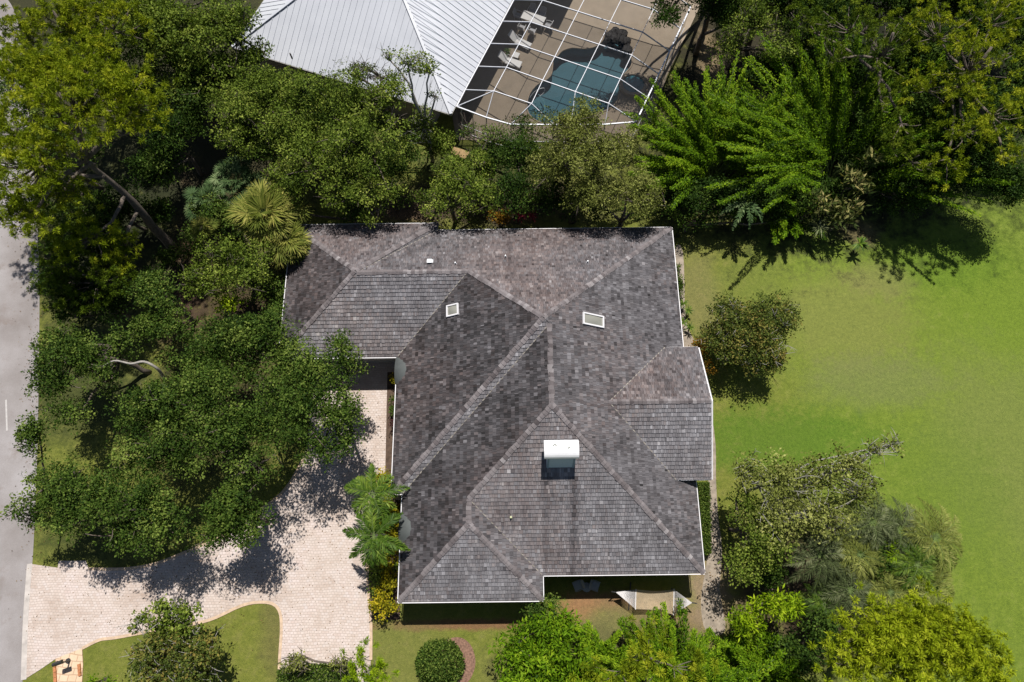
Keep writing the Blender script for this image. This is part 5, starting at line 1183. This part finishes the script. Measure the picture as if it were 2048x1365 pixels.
broadleaf([(1640, 1270, 2, 50, 50), (1600, 1320, 2, 50, 40)], 'dark bushes left of the yellow green pine foot', L_DARK, 135, cat='shrub', name='shrub', group='low shrubs', fill=1.2)
# yellow croton bed and the two palms by the garage drive
r = np.random.default_rng(55)
YP = [(748, 965, 10, 12), (770, 1010, 12, 12), (795, 1045, 8, 12), (795, 1105, 8, 14), (745, 1130, 9, 14), (768, 1155, 12, 12), (796, 1145, 7, 14), (770, 1232, 14, 7), (768, 1200, 12, 12), (750, 1180, 9, 12), (765, 958, 16, 16), (790, 985, 12, 14), (785, 1022, 14, 14), (770, 1050, 16, 16), (788, 1075, 12, 15), (760, 1100, 15, 15), (778, 1128, 14, 15), (755, 1150, 16, 15), (783, 1170, 13, 15), (760, 1185, 14, 14), (752, 1213, 15, 12), (783, 1215, 14, 12)]
wh = ['beside the crown of the upper palm', 'behind the upper palm trunk', 'pressed against the fascia above the eyebrow dormer', 'pressed against the fascia below the eyebrow dormer', 'on the driveway edge below the lower palm', 'in the middle of the bed below the palms', 'by the fascia beside the mid bed shrubs', 'farthest down at the mulch edge', 'just above the bottom pair', 'on the driveway edge above the bottom corner', 'at the top end of the bed', 'touching the roof corner', 'under the upper palm fronds', 'between the two palms', 'beside the eyebrow dormer', 'under the lower palm', 'at the middle of the bed against the fascia', 'shaded, on the driveway side of the bed', 'against the wall in the lower part of the bed', 'next to last toward the lawn', 'at the bottom corner by the driveway', 'at the bottom corner by the house']
for i, (x, y, a, b) in enumerate(YP):
    broadleaf([(x, y, .95, a*1.4, b*1.35)], 'yellow leaved croton shrub '+wh[i], L_YELLOW if i not in (4, 6, 9, 17) else L_OLIVE, 140+i, cat='shrub', name='croton_shrub', group='yellow croton shrubs in the bed beside the driveway', clump=.24, leaf=.12, dens=.9)
feather_palm(745, 988, 4.4, 2.0, 'feather palm by the driveway, upper of the two', L_PALMG, 160, asym=(40, 90, 135, 5, 215, 250, 300, 160, 330), nf=17, group='feather palms beside the driveway', wid=.055, leaflet=.5, step=.045)
feather_palm(748, 1072, 4.6, 2.1, 'feather palm by the driveway, lower of the two', L_PALMG, 161, asym=(95, 35, 175, 255, 285, 330, 350, 225, 120), nf=18, group='feather palms beside the driveway', wid=.055, leaflet=.5, step=.045)
for i, (x, y, mt) in enumerate(((789, 762, L_YELLOW), (787, 795, L_OAK), (786, 822, L_OAK), (787, 853, L_WINE))):
    broadleaf([(x, y, .6, 9, 12)], ['yellow shrub beside the upper eyebrow dormer', 'green mounded shrub below the yellow one by the garage wall', 'small green shrub, lower of two, by the west wall', 'purple grass like shrub by the west wall'][i], mt, 170+i, cat='shrub', name='shrub', group='low shrubs', clump=.22, leaf=.1)
# flowering shrub tree on the island, bottom left
broadleaf([(350, 1300, 2.8, 78, 55), (410, 1310, 2.6, 60, 50), (300, 1320, 2.5, 45, 40), (370, 1355, 2.6, 85, 40)], 'sprawling shrub tree with red berries on the lawn island by the driveway', L_RUST, 180, cat='shrub', name='shrub_tree', clump=.4, leaf=.14, twigs=26, dens=.7, bark=BARKP, trunk_r=.08)
broadleaf([(330, 1215, 3.6, 30, 18), (375, 1225, 3.4, 34, 18), (290, 1235, 3.2, 20, 15), (345, 1250, 3.2, 55, 22), (270, 1255, 3, 12, 14)], 'sparse upper shoots of leafy tree over the driveway edge', L_OLIVE, 181, base=(345, 1310), clump=.3, leaf=.17, dens=.55, name='young_tree', twigs=10, trunk_r=.05, bark=BARKP)
broadleaf([(200, 1362, 1.0, 40, 14)], 'low bright green shrub at the bottom edge by the tiled pad', L_BRIGHT, 182, cat='shrub', name='shrub', group='low shrubs', clump=.35)
